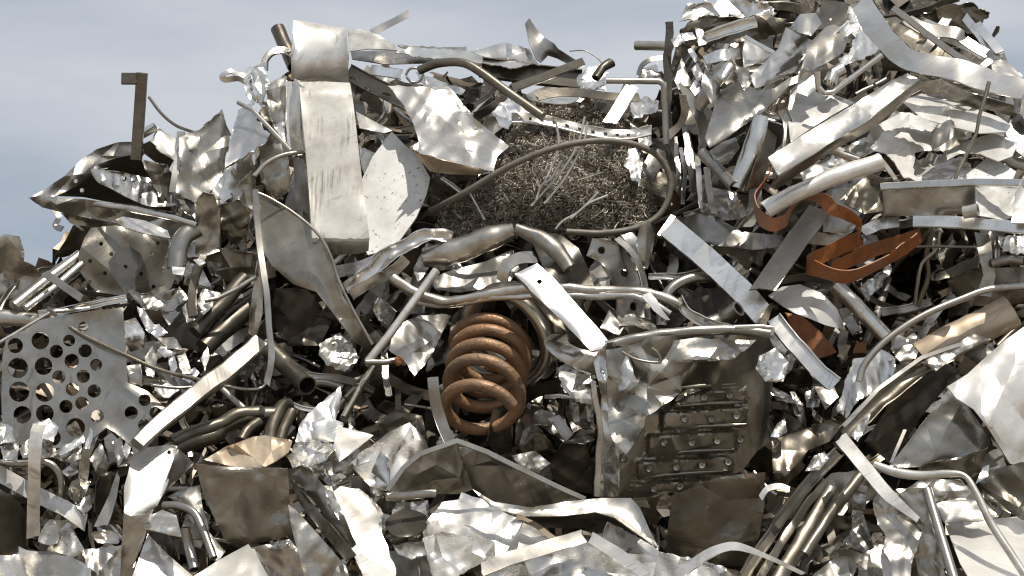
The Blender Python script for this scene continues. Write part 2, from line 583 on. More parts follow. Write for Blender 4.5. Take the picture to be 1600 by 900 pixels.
def sheet(name, label, cat, poly, off=.10, g=(0, -.15), s=.3, mat='alu', th=.003, holes=(), res=None, smooth=False, jag=0.,
          parent=None, bow=None, lam=.9, octv=4, fx=None, sharp=14, group=None, dc=None, reg=True, curl=1.0):
    """a sheet-metal piece with outline poly; g tilts it (metres of depth per 100 grid units), s is how crumpled it is,
    bow=(angle, depth) rolls it"""
    rng = nrng()
    poly = np.asarray(poly, float)
    if reg: mark(poly)
    c = (poly.min(0) + poly.max(0)) / 2
    area = abs(np.sum(poly[:, 0] * np.roll(poly[:, 1], -1) - poly[:, 1] * np.roll(poly[:, 0], -1))) / 2
    size = math.sqrt(area) + 1
    res = res or min(6, max(2.3, size / 25))
    if smooth:
        poly = smooth_closed(poly, 5)
    out = resample(poly, res, True)
    if jag:
        jt = rng.normal(0, jag * 1.6, out.shape)
        out = out + (jt + np.roll(jt, 1, 0) + np.roll(jt, -1, 0)) / 2.2
    fc = Facets(rng, poly, max(7.0, size * lam * .40), s) if s >= .1 else None
    P, F = tri_region(out, [np.asarray(h) for h in holes], res, rng, fc)
    cf = crumple(rng, size, s * (.55 if fc else 1), lam, octv)
    d0 = (float(D(*c)) if dc is None else dc) - off

    def depth(x, y):
        x = np.asarray(x, float); y = np.asarray(y, float)
        d = d0 + g[0] * (x - c[0]) / 100 + g[1] * (y - c[1]) / 100 + cf(x, y, c[0], c[1])
        if fc:
            d = d + fc(x, y)
        if bow:
            u = ((x - c[0]) * math.cos(bow[0]) + (y - c[1]) * math.sin(bow[0])) / size
            d = d + bow[1] * u * u
        if fx:
            d = d + fx(x, y)
        return d
    dv = depth(P[:, 0], P[:, 1])
    if curl:
        # bent and burred edges
        cp = resample(poly, max(6, res * 2), True)
        ed = edge_dist(P, cp)
        ph = rng.uniform(0, 6.28, 2)
        fr = rng.uniform(3, 7) / size
        sg = np.sin(P[:, 0] * fr + ph[0]) + np.sin(P[:, 1] * fr + ph[1])
        dv = dv + curl * .008 * sg * np.exp(-ed / (4 + size * .02)) * min(1, size / 50)
    v = at(P[:, 0], P[:, 1], dv)
    # face towards the viewer side
    t = F[0]
    nrm = np.cross(v[t[1]] - v[t[0]], v[t[2]] - v[t[0]])
    if nrm @ (CAM - v[t[0]]) < 0:
        F = F[:, ::-1]
    V, FF = thicken(v, F, th)
    o = mesh_obj(name, V, FF, mat, parent, sharp)
    if parent is None:
        props(o, label, cat, group)
        if label: LANDMARKS.append((c[0], c[1], size, label))
    elif label:
        o['label'] = label
    o_depth[o.name] = depth
    return o


o_depth = {}


def pt_frames(p):
    """parallel-transport frames along a 3D path"""
    t = np.gradient(p, axis=0)
    t /= np.maximum(np.linalg.norm(t, axis=1), 1e-12)[:, None]
    v = CAM - p[0]
    n = np.cross(t[0], v)
    if np.linalg.norm(n) < 1e-6: n = np.cross(t[0], [0, 0, 1.0])
    n /= np.linalg.norm(n)
    ns = [n]
    for i in range(1, len(p)):
        n = ns[-1] - t[i] * (ns[-1] @ t[i])
        n /= max(np.linalg.norm(n), 1e-9)
        ns.append(n)
    ns = np.array(ns)
    return t, ns, np.cross(t, ns)


def view_frames(p, roll):
    t = np.gradient(p, axis=0)
    t /= np.maximum(np.linalg.norm(t, axis=1), 1e-12)[:, None]
    v = CAM - p
    v /= np.linalg.norm(v, axis=1)[:, None]
    n = np.cross(t, v)
    n /= np.maximum(np.linalg.norm(n, axis=1), 1e-9)[:, None]
    b = np.cross(n, t)
    r = np.radians(roll)
    c, s_ = np.cos(r)[:, None], np.sin(r)[:, None]
    return t, n * c + b * s_, b * c - n * s_


def sections(kind, w, h, th):
    if kind == 'tube':
        a = np.linspace(0, 2 * math.pi, 14, endpoint=False)
        return np.stack([w / 2 * np.cos(a), h / 2 * np.sin(a)], 1)
    if kind == 'flat':
        n = 4
        u = np.linspace(-w / 2, w / 2, n)
        return np.vstack([np.stack([u, np.full(n, th / 2)], 1), np.stack([u[::-1], np.full(n, -th / 2)], 1)])[::-1]
    if kind == 'box':
        q = min(w, h) * .12
        return np.array([(-w / 2 + q, -h / 2), (w / 2 - q, -h / 2), (w / 2, -h / 2 + q), (w / 2, h / 2 - q),
                         (w / 2 - q, h / 2), (-w / 2 + q, h / 2), (-w / 2, h / 2 - q), (-w / 2, -h / 2 + q)])
    if kind == 'U':   # web towards viewer, flanges away
        return np.array([(-w / 2, -h), (-w / 2, 0), (w / 2, 0), (w / 2, -h), (w / 2 - th, -h), (w / 2 - th, -th), (-w / 2 + th, -th), (-w / 2 + th, -h)])[::-1]
    if kind == 'C':   # open side towards viewer
        return np.array([(-w / 2, h), (-w / 2, 0), (w / 2, 0), (w / 2, h), (w / 2 - th, h), (w / 2 - th, th), (-w / 2 + th, th), (-w / 2 + th, h)])
    if kind == 'L':
        return np.array([(-w / 2, 0), (w / 2, 0), (w / 2, -h), (w / 2 - th, -h), (w / 2 - th, -th), (-w / 2, -th)])[::-1]
    if kind == 'gutter':
        a = np.linspace(math.pi, 2 * math.pi, 10)
        o = np.stack([w / 2 * np.cos(a), h * np.sin(a)], 1)
        i = np.stack([(w / 2 - th) * np.cos(a), (h - th) * np.sin(a)], 1)[::-1]
        return np.vstack([o, i])
    if kind == 'hump':
        a = np.linspace(0, math.pi, 10)
        o = np.stack([w / 2 * np.cos(a), h * np.sin(a)], 1)
        i = np.stack([(w / 2 - th) * np.cos(a), (h - th) * np.sin(a)], 1)[::-1]
        return np.vstack([o, i])


def sweep3d(name, p3, sec, mat, frames, parent=None, scale=None, hollow=0., dent=0., sharp=40, seed=0, origin=None):
    t, n, b = frames
    m = len(p3); k = len(sec)
    sc = np.ones(m) if scale is None else np.asarray(scale)
    ring = lambda f: (p3[:, None, :] + n[:, None, :] * (sec[None, :, 0] * f * sc[:, None])[..., None]
                      + b[:, None, :] * (sec[None, :, 1] * f * sc[:, None])[..., None])
    v = ring(1.0)
    if dent:
        fl = v.reshape(-1, 3)
        off = np.array([noise.noise_vector(Vector(q * 14 + seed)) for q in fl]) * dent
        off += np.array([noise.noise_vector(Vector(q * 37 - seed)) for q in fl]) * dent * .4
        v = (fl + off).reshape(v.shape)
    if k == 8 and m > 3 and not hollow and len(np.unique(np.round(sec[:, 1], 6))) == 2:
        # torn or sheared ends instead of clean cuts
        rg_ = np.random.default_rng(int(seed * 10) + 1)
        w_ = np.ptp(sec[:, 0])
        for e_, sg_ in ((0, -1), (m - 1, 1)):
            sl = rg_.uniform(-.18, .18)
            jt = np.array([sl * (q_ - 1.5) + rg_.uniform(-.10, .10) for q_ in range(4)]) * w_
            for q_ in range(4):
                v[e_, q_] += t[e_] * jt[q_]; v[e_, 7 - q_] += t[e_] * jt[q_]
    V = v.reshape(-1, 3)
    F = []
    for i in range(m - 1):
        for j in range(k):
            j2 = (j + 1) % k
            F.append((i * k + j, i * k + j2, (i + 1) * k + j2, (i + 1) * k + j))
    if hollow > 0:
        c = v.mean(1, keepdims=True)
        vi = (c + (v - c) * (1 - hollow)).reshape(-1, 3)
        o = len(V)
        V = np.vstack([V, vi])
        for i in range(m - 1):
            for j in range(k):
                j2 = (j + 1) % k
                F.append((o + i * k + j2, o + i * k + j, o + (i + 1) * k + j, o + (i + 1) * k + j2))
        for j in range(k):
            j2 = (j + 1) % k
            F.append((j2, j, o + j, o + j2))
            e = (m - 1) * k
            F.append((e + j, e + j2, o + e + j2, o + e + j))
    else:
        F.append(tuple(range(k))[::-1])
        F.append(tuple((m - 1) * k + j for j in range(k)))
    return mesh_obj(name, V, F, mat, parent, sharp, origin)


def bar(name, label, cat, path, w, kind='flat', off=.12, h=None, th=1.6, roll=14., mat='alu', smooth=False, s=0., step=8, hollow=0.,
        parent=None, taper=None, follow=False, group=None, dd=None, reg=True, sharp=40):
    """anything long: strips, bars, tubes, wires, channels. path in grid units, optional third value = metres nearer"""
    rng = nrng()
    p = [tuple(q) + (0,) * (3 - len(q)) for q in path]
    p = np.asarray(p, float)
    L = np.r_[0, np.cumsum(np.hypot(*np.diff(p[:, :2], axis=0).T))]
    base = D(p[:, 0], p[:, 1])
    if follow:
        d = base
    else:
        d = base[0] + (base[-1] - base[0]) * L / L[-1]
    if dd is not None:
        d = dd + (d - d.mean()) * 0
    d = d - off - p[:, 2]
    q = np.column_stack([p[:, :2], d])
    if smooth:
        q = smooth_open(q, 7)
    q = resample(q, step)
    if kind in ('flat', 'box', 'U', 'C', 'L') and parent is None and len(q) > 3:
        # nothing in a scrap heap is straight: slight bows and kinks
        tl = np.linspace(0, 1, len(q)); Lp = L[-1]
        kk = rng.uniform(.2, .8)
        q[:, 2] += .00006 * Lp * np.sin(tl * rng.uniform(3, 8) + rng.uniform(0, 6)) + rng.uniform(-.0004, .0004) * Lp * np.maximum(0, tl - kk)
        q[:, 1] += .012 * Lp * np.sin(tl * rng.uniform(2, 6) + rng.uniform(0, 6))
    if reg:
        hw = max(w * .6, 2)
        tdir = np.gradient(q[:, :2], axis=0); tdir /= np.maximum(np.hypot(*tdir.T), 1e-9)[:, None]
        nn = np.stack([-tdir[:, 1], tdir[:, 0]], 1) * hw
        mark(np.vstack([q[:, :2] + nn, (q[:, :2] - nn)[::-1]]))
    p3 = at(q[:, 0], q[:, 1], q[:, 2])
    px = .002 * q[:, 2].mean() / 7
    m = len(p3)
    if kind == 'flat' and parent is None: s = max(s, .9)
    rl = np.full(m, float(roll)) if np.isscalar(roll) else np.interp(np.linspace(0, 1, m), np.linspace(0, 1, len(roll)), roll)
    rl = rl * (1 if p[-1, 0] >= p[0, 0] else -1)      # positive roll always turns the face upwards
    if kind == 'flat':
        cw = w / max(.35, math.cos(math.radians(float(np.mean(np.abs(rl))))))
    else:
        cw = w
    sec = sections(kind, cw * px, (h if h is not None else w) * px, th * px)
    fr = pt_frames(p3) if kind == 'tube' else view_frames(p3, rl)
    sc = None
    if taper is not None:
        sc = np.interp(np.linspace(0, 1, m), np.linspace(0, 1, len(taper)), taper)
    o = sweep3d(name, p3, sec, mat, fr, parent, sc, hollow, s * px, sharp, seed=SEED[0] * 3.1)
    if parent is None:
        props(o, label, cat, group)
        if label:
            mid = p[len(p) // 2]
            LANDMARKS.append((mid[0], mid[1], 40, label))
    elif label:
        o['label'] = label
    return o


# ------------------------------------------------------------------ ground and the body of the heap
gv = [(-2500, -2500, 0), (2500, -2500, 0), (2500, 4000, 0), (-2500, 4000, 0)]
props(mesh_obj('ground', gv, [(0, 1, 2, 3)], gm, origin=(0, 0, 0)), 'bare dirt yard under the scrap heap', None, None, 'structure')

CREST_X = [-700, -300, -100, 0, 40, 70, 120, 200, 300, 350, 400, 430, 470, 550, 700, 840, 950, 1025, 1050, 1064, 1200, 1330, 1440, 1500, 1540, 1575, 1640, 1750, 2000, 2400]
CREST_Y = [620, 520, 440, 412, 430, 425, 385, 285, 262, 240, 205, 130, 105, 112, 118, 128, 142, 152, 95, 35, -20, -40, -30, 20, 62, 130, 190, 250, 380, 560]


def crest(x):
    return np.interp(x, CREST_X, CREST_Y)


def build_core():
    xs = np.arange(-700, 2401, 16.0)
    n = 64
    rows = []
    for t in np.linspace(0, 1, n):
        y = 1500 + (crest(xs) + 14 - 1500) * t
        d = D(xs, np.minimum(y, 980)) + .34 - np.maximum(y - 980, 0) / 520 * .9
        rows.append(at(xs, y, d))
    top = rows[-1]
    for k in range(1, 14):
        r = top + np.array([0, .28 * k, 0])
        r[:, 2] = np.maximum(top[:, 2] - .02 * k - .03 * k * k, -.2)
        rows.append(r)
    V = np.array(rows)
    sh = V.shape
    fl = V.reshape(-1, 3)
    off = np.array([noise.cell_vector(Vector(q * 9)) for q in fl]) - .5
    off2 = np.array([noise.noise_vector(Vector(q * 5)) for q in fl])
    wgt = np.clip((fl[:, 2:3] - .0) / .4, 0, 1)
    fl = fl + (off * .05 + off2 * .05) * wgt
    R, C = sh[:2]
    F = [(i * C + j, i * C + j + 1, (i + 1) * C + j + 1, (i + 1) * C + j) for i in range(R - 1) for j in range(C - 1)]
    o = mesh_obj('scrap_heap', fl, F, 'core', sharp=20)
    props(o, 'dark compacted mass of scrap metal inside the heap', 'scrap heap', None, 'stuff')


build_core()

# ================================================================== LEFT SHOULDER OF THE HEAP
r = root('bracket_post', 'tall dull angle bracket post standing up against the sky at left', 'post', at(215, 225, D(215, 225)))
bar('post', None, None, [(222, 114, .02), (219, 160), (213, 250)], 17, 'box', .12, h=10, mat='brn', parent=r, dd=7.1)
bar('arm', None, None, [(190, 123), (215, 123)], 18, 'box', .135, h=8, mat='brn', parent=r, dd=7.1)
bar('bent_rod', 'thin bent rod curving out beside the tall bracket post', 'rod', [(233, 152), (252, 177), (275, 196), (303, 207)], 5, 'tube', .14, mat='brn', smooth=True)
bar('short_tube', 'short bright tube stub at the foot of the bracket post', 'tube', [(214, 213), (243, 198)], 15, 'tube', .2, mat='alu', hollow=.25, s=1)
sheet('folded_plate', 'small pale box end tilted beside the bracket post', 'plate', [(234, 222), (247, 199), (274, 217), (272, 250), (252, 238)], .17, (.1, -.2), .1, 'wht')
sheet('folded_plate', 'brown lower face with painted shade under the pale box end', 'plate', [(222, 226), (234, 221), (272, 250), (262, 268), (225, 240)], .15, (0, .2), .15, 'brn')  # underside of the box end, its shade put into the brown

r = root('crushed_bumper', 'crushed pointed bumper corner with rivets jutting out at far left', 'bumper', at(180, 320, D(180, 320)))
sheet('top_shell', None, None, [(46, 309), (66, 298), (100, 276), (128, 248), (152, 233), (185, 222), (217, 221), (226, 240), (216, 254), (184, 257), (154, 268), (118, 292), (80, 310), (60, 316)], .22, (.15, -.05), .5, 'dull', parent=r)
for i, (x, y) in enumerate([(118, 283), (150, 262), (128, 297), (208, 280), (192, 278)]):
    sheet('rivet', None, None, circle(x, y, 3.2, 8), .27, (0, -.2), 0, 'alu', th=.006, parent=r, reg=False)
sheet('inner_panel', None, None, [(60, 312), (112, 284), (150, 258), (180, 247), (215, 240), (240, 285), (270, 330), (200, 322), (130, 308), (80, 306)], .10, (.1, .15), .25, 'drk', parent=r)
sheet('liner', None, None, [(142, 264), (165, 266), (195, 270), (222, 276), (243, 281), (266, 302), (276, 319), (252, 323), (228, 321), (200, 309), (172, 294), (152, 284)], .19, (.1, -.08), .35, 'alu', parent=r, smooth=True,
      holes=[circle(194, 279, 4, 8)])
sheet('lower_shell', None, None, [(45, 309), (64, 306), (130, 311), (200, 319), (255, 332), (308, 348), (314, 362), (285, 372), (262, 372), (228, 362), (190, 350), (140, 341), (104, 334), (66, 324)], .26, (.12, .06), .6, 'dull', parent=r)
bar('moulding', None, None, [(60, 311), (128, 316), (195, 325), (270, 340), (308, 352)], 9, 'hump', .31, h=5, mat='alu', parent=r, s=1.2)
sheet('folded_flap', None, None, [(180, 343), (192, 338), (228, 345), (262, 360), (266, 372), (230, 366), (196, 356)], .3, (.1, -.3), .3, 'alu', parent=r)
bar('hook', None, None, [(84, 325), (92, 340), (86, 352), (98, 358)], 9, 'flat', .25, mat='dull', parent=r, smooth=True, s=2)

for p_, mt_, g_, lab_ in [
        ([(96, 332), (140, 338), (190, 350), (236, 366), (284, 378), (276, 400), (228, 384), (170, 366), (128, 360), (108, 348)], 'dull', (.1, .03), 'torn shaded skirt of sheet hanging under the crushed bumper'),
        ([(266, 292), (300, 296), (330, 290), (350, 312), (340, 336), (312, 344), (286, 330)], 'dull', (.1, -.08), 'angular folded scrap at the right end of the crushed bumper'),
        ([(222, 250), (262, 258), (286, 296), (280, 322), (256, 318), (236, 284)], 'olv', (.1, 0), 'weathered folded plate behind the crushed bumper'),
        ([(318, 398), (350, 388), (398, 396), (402, 430), (366, 440), (330, 430)], 'olv', (0, .02), 'weathered folded sheet in the hollow left of the leaf blade'),
        ([(196, 452), (240, 462), (280, 448), (296, 466), (270, 486), (226, 484)], 'dull', (0, -.06), 'dull folded sheet below the sheet dotted with holes')]:
    sheet('folded_sheet', lab_, 'sheet', p_, .12, g_, .7, mt_, jag=.7)
bar('upright_strip', 'narrow pale upright strip left of the dull crumpled hood sheet', 'strip', [(283, 207), (277, 255), (270, 302)], 12, 'box', .21, h=5, mat='gry')
sheet('tab_plate', 'small square tab beside the narrow upright strip', 'plate', [(288, 214), (313, 212), (309, 236), (288, 232)], .2, (0, -.1), .1, 'gry')
sheet('crumpled_sheet', 'dull brown crumpled hood sheet peaking against the sky at left', 'sheet', [(278, 214), (310, 205), (345, 172), (356, 196), (364, 218), (356, 250), (340, 286), (312, 318), (272, 305), (282, 260)], .15, (.12, -.06), .45, 'dull', jag=.6)
sheet('crumpled_sheet', 'bright creased foil sheet under the rod left of the white strip', 'sheet', [(374, 172), (392, 160), (400, 185), (420, 208), (418, 220), (400, 232), (372, 250), (352, 262), (352, 248), (362, 214)], .2, (-.1, -.3), .6, 'foil', jag=.8)
bar('twisted_loop', 'small twisted ribbon loop curling into the sky left of the white strip', 'ribbon', [(395, 107), (378, 119), (360, 113), (347, 120), (352, 126), (372, 124), (384, 130)], 8, 'flat', .1, mat='alu', smooth=True, roll=[20, 50, 10, 40])
sheet('crumpled_sheet', 'slim creased sliver standing below the twisted ribbon loop', 'sheet', [(380, 125), (392, 118), (398, 150), (414, 118), (418, 124), (396, 165), (385, 148)], .1, (0, -.1), .4, 'alu')
bar('curled_strip', 'rolled rim looping behind the top of the white strip', 'strip', [(412, 108), (414, 92), (426, 80), (444, 78), (458, 86)], 12, 'gutter', .08, h=9, mat='alu', smooth=True, roll=40)
bar('pipe_stub', 'dull pipe stub poking up at the top left of the white strip', 'pipe', [(434, 45), (446, 72), (460, 104)], 23, 'tube', .05, mat='brn', hollow=.16, s=1.5)
bar('thin_rod', 'straight thin rod slanting down to the edge of the white strip', 'rod', [(372, 160), (395, 172), (455, 236)], 7, 'tube', .26, mat='dull')
bar('curved_rod', 'dark curved rod bowing left of the white strip', 'rod', [(398, 275), (415, 256), (440, 243), (472, 237)], 7, 'tube', .27, mat='gry', smooth=True)

for p_, mt_, g_, lab_ in [
        ([(330, 302), (352, 264), (400, 238), (398, 270), (374, 300), (346, 318)], 'alu', (0, -.15), 'creased silver scrap under the bright creased foil sheet'),
        ([(360, 302), (394, 264), (402, 300), (396, 332), (370, 334)], 'dull', (.1, 0), 'dull folded scrap left of the leaf blade top'),
        ([(405, 226), (430, 202), (450, 240), (454, 300), (430, 312), (408, 282)], 'gry', (-.1, 0), 'grey buckled scrap left of the dark upright plate'),
        ([(416, 132), (448, 118), (454, 198), (430, 206), (420, 170)], 'dull', (.1, -.1), 'dull upright scrap below the rolled rim beside the white strip'),
        ([(428, 196), (446, 188), (450, 246), (436, 252)], 'foil', (0, -.1), 'narrow bright scrap squeezed left of the white strip'),
        ([(346, 320), (372, 312), (392, 334), (384, 372), (360, 384), (346, 356)], 'brn', (0, .05), 'brown crumpled scrap left of the leaf blade'),
        ([(392, 110), (412, 96), (420, 130), (408, 168), (398, 150)], 'alu', (0, -.1), 'thin silver scrap under the twisted ribbon loop')]:
    sheet('crumpled_sheet', lab_, 'sheet', p_, .14, g_, .5, mt_, jag=.6)

# ------------------------------------------------------------------ tall white strip
sheet('curved_band', 'wide pale curved band rising to the top of the heap', 'band', [(458, 31), (500, 37), (540, 44), (543, 84), (545, 129), (500, 128), (455, 125), (457, 78)], .22, (0, -.06), .03, 'wht', th=.006, bow=(math.pi / 2 - .1, .14), lam=1.4)
r = root('bent_strip', 'long white scuffed strip hanging down the front of the heap', 'strip', at(520, 395, D(520, 395)))
sheet('front_face', None, None, [(467, 128), (506, 127), (547, 130), (552, 160), (560, 230), (568, 300), (577, 372), (576, 392), (560, 397), (520, 398), (490, 396), (485, 330), (478, 240), (471, 170)], .30, (0, -.05), .09, 'scuff', parent=r, th=.006, dc=7.02,
      fx=lambda x, y: .10 * sst(366, 400, y) ** 2 + .10 * sst(150, 122, y) ** 2)
bar('return_face', None, None, [(468, 130), (462, 160), (461, 200), (466, 240)], 17, 'flat', .2, th=3, mat='wht', parent=r, roll=50, smooth=True, dd=7.02)
sheet('dark_plate', 'dark grey plate standing on edge left of the long white strip', 'plate', [(458, 246), (474, 250), (484, 330), (489, 392), (474, 372), (462, 330)], .16, (-.3, 0), .15, 'gry')
bar('vertical_flange', 'bright vertical flange left of the long white strip', 'flange', [(452, 128), (451, 190), (456, 240)], 9, 'flat', .17, mat='alu', roll=30)
sheet('rounded_plate', 'pale speckled rounded plate leaning behind the long white strip', 'plate', [(612, 205), (630, 224), (655, 246), (672, 278), (667, 302), (650, 340), (625, 375), (600, 392), (575, 398), (560, 370), (556, 300), (582, 245)], .17, (-.05, -.12), .05, 'spk', th=.005)
sheet('triangular_plate', 'pale triangular plate right of the long white strip', 'plate', [(556, 174), (612, 204), (600, 208), (562, 200)], .16, (0, -.3), .1, 'wht')
sheet('folded_plate', 'narrow bright sliver between white strip and speckled plate', 'plate', [(562, 228), (588, 240), (574, 280), (566, 262)], .14, (.2, -.2), .2, 'alu')

# ------------------------------------------------------------------ top middle ridge
sheet('crumpled_sheet', 'white folded scrap lying right of the wide curved band', 'sheet', [(543, 46), (562, 45), (592, 55), (617, 70), (619, 78), (575, 76), (546, 80)], .12, (0, -.4), .3, 'wht')
bar('lattice_strip', 'small flat lattice strip pointing up to the photo top', 'strip', [(582, 52), (600, 42), (640, 20)], 11, 'flat', .05, mat='gry', s=1.5)
bar('slotted_bar', 'dark slotted bar under the folded white scrap', 'bar', [(543, 112), (580, 134), (640, 162)], 26, 'C', .08, h=6, mat='brn')
for i, (x, y) in enumerate([(553, 122), (577, 139), (604, 146)]):
    sheet('slot_shade', 'small dark patch painting a slot shadow in the slotted bar, %s from the white strip' % ['first', 'second', 'third'][i], 'plate', [(x - 7, y - 3), (x + 6, y + 1), (x + 6, y + 5), (x - 7, y + 1)], .16, (0, 0), 0, 'drk', reg=False)  # dark patches stand in for the unlit openings of the slots
bar('bright_plate', 'short bright flat bar at the top of the ridge', 'bar', [(580, 110), (628, 116)], 16, 'box', .14, h=6, mat='foil')
bar('small_ring', 'small pipe ring on the top ridge', 'ring', [(634, 118), (640, 108), (652, 107), (661, 116), (655, 127), (643, 128), (635, 120)], 4, 'tube', .15, mat='gry', smooth=True)
sheet('flat_sheet', 'long flat brownish sheet along the top ridge', 'sheet', [(548, 80), (620, 78), (700, 88), (760, 98), (742, 106), (680, 98), (600, 100), (550, 92)], .1, (0, -.6), .3, 'dull')
sheet('flat_sheet', 'long bright sheet lying flat on the top ridge', 'sheet', [(618, 82), (640, 74), (720, 78), (800, 86), (838, 98), (806, 106), (740, 97), (660, 90)], .13, (0, -.6), .35, 'alu', jag=.6)
sheet('peaked_sheet', 'low tent shaped bright sheet on the top ridge', 'sheet', [(736, 80), (760, 74), (788, 65), (806, 71), (828, 77), (836, 92), (845, 102), (800, 92), (758, 90)], .12, (0, -.3), .55, 'alu', jag=.5)
sheet('crumpled_sheet', 'flat grey scrap edge in front of the tent shaped sheet', 'sheet', [(622, 70), (690, 74), (728, 73), (731, 82), (690, 84), (640, 82)], .08, (0, -.5), .35, 'gry', jag=.5)
sheet('horn_plate', 'curved horn shaped plate rising above the top ridge', 'plate', [(820, 37), (827, 28), (836, 42), (850, 58), (866, 68), (872, 76), (905, 97), (890, 101), (872, 92), (856, 87), (846, 98), (838, 92), (826, 64)], .12, (.2, -.1), .12, 'dull', bow=(.8, .12), smooth=False)
bar('channel_section', 'brown channel section lying along the ridge below the horn plate', 'channel', [(752, 108), (830, 120), (908, 128)], 32, 'C', .10, h=10, mat='brn', roll=25)
bar('flat_bar', 'brown flat bar crossing the ridge below the horn plate', 'bar', [(800, 138), (850, 122), (911, 97)], 13, 'box', .24, h=7, mat='brn')
bar('bent_pipe', 'long dark pipe bent over the ridge down to the turnings', 'pipe', [(655, 110), (685, 99), (722, 98), (750, 112), (795, 145), (848, 182)], 14, 'tube', .28, mat='brn', smooth=True)
sheet('crumpled_sheet', 'white crushed lump at the right end of the ridge', 'lump', [(900, 122), (915, 108), (935, 100), (950, 112), (945, 128), (948, 142), (920, 138), (903, 134)], .14, (0, -.2), .7, 'alu', jag=.6)
bar('tube_end', 'dark tube end twisted at the right end of the ridge', 'tube', [(932, 122), (942, 106), (957, 98)], 15, 'tube', .2, mat='drk', hollow=.2, s=4)
bar('thin_wire', 'hair thin wire arching above the ridge into the sky', 'wire', [(890, 80), (912, 79), (930, 88), (942, 100)], 1.8, 'tube', .1, mat='gry', smooth=True)
bar('dark_strip', 'dark wavy strip lying under the crushed lump on the ridge', 'strip', [(838, 150), (870, 145), (910, 147), (950, 152), (1000, 152)], 13, 'flat', .2, mat='drk', smooth=True, roll=30)
sheet('curved_sheet', 'pale curved scoop under the ridge beside the dark wavy strip', 'sheet', [(822, 150), (850, 136), (880, 140), (905, 150), (890, 162), (850, 160)], .16, (0, -.4), .3, 'alu', smooth=True)

sheet('draped_sheet', 'shiny draped sheet with rusty streaks left of the turnings', 'sheet',
      [(606, 132), (640, 135), (668, 136), (700, 134), (720, 158), (742, 186), (770, 208), (795, 229), (778, 243), (772, 268), (738, 262), (690, 250), (662, 240), (640, 230), (655, 222), (648, 196), (634, 170)], .28, (.10, -.2), 1.0, 'streak', jag=.5)
sheet('rusty_lip', 'rusty brown folded lip under the shiny draped sheet', 'sheet', [(640, 232), (690, 250), (768, 267), (742, 274), (700, 272), (672, 268)], .3, (0, .2), .2, 'tan')
sheet('crumpled_sheet', 'bright crumpled scrap between bent pipe and slotted white strip', 'sheet', [(768, 176), (784, 160), (800, 148), (822, 160), (835, 174), (806, 186), (795, 202), (780, 196)], .18, (0, -.3), .7, 'foil', jag=.8)
sheet('dark_plate', 'dark plate below the draped sheet and speckled plate', 'plate', [(672, 278), (700, 272), (745, 274), (720, 300), (690, 315), (668, 305)], .06, (0, .1), .3, 'drk')
bar('thin_tube', 'thin bright tube under the draped sheet', 'tube', [(690, 280), (706, 290), (724, 304)], 9, 'tube', .14, mat='alu')

# ------------------------------------------------------------------ turnings (swarf) with its hose, wires and slotted strip
SWP = np.array([(686, 352), (705, 318), (735, 293), (770, 272), (785, 245), (792, 215), (815, 190), (850, 172), (900, 164), (945, 178), (980, 208), (1000, 238), (986, 268), (1016, 300), (1024, 332), (1002, 352), (960, 372), (910, 362), (880, 376), (830, 362), (790, 372), (750, 384), (716, 366), (700, 376)], float)


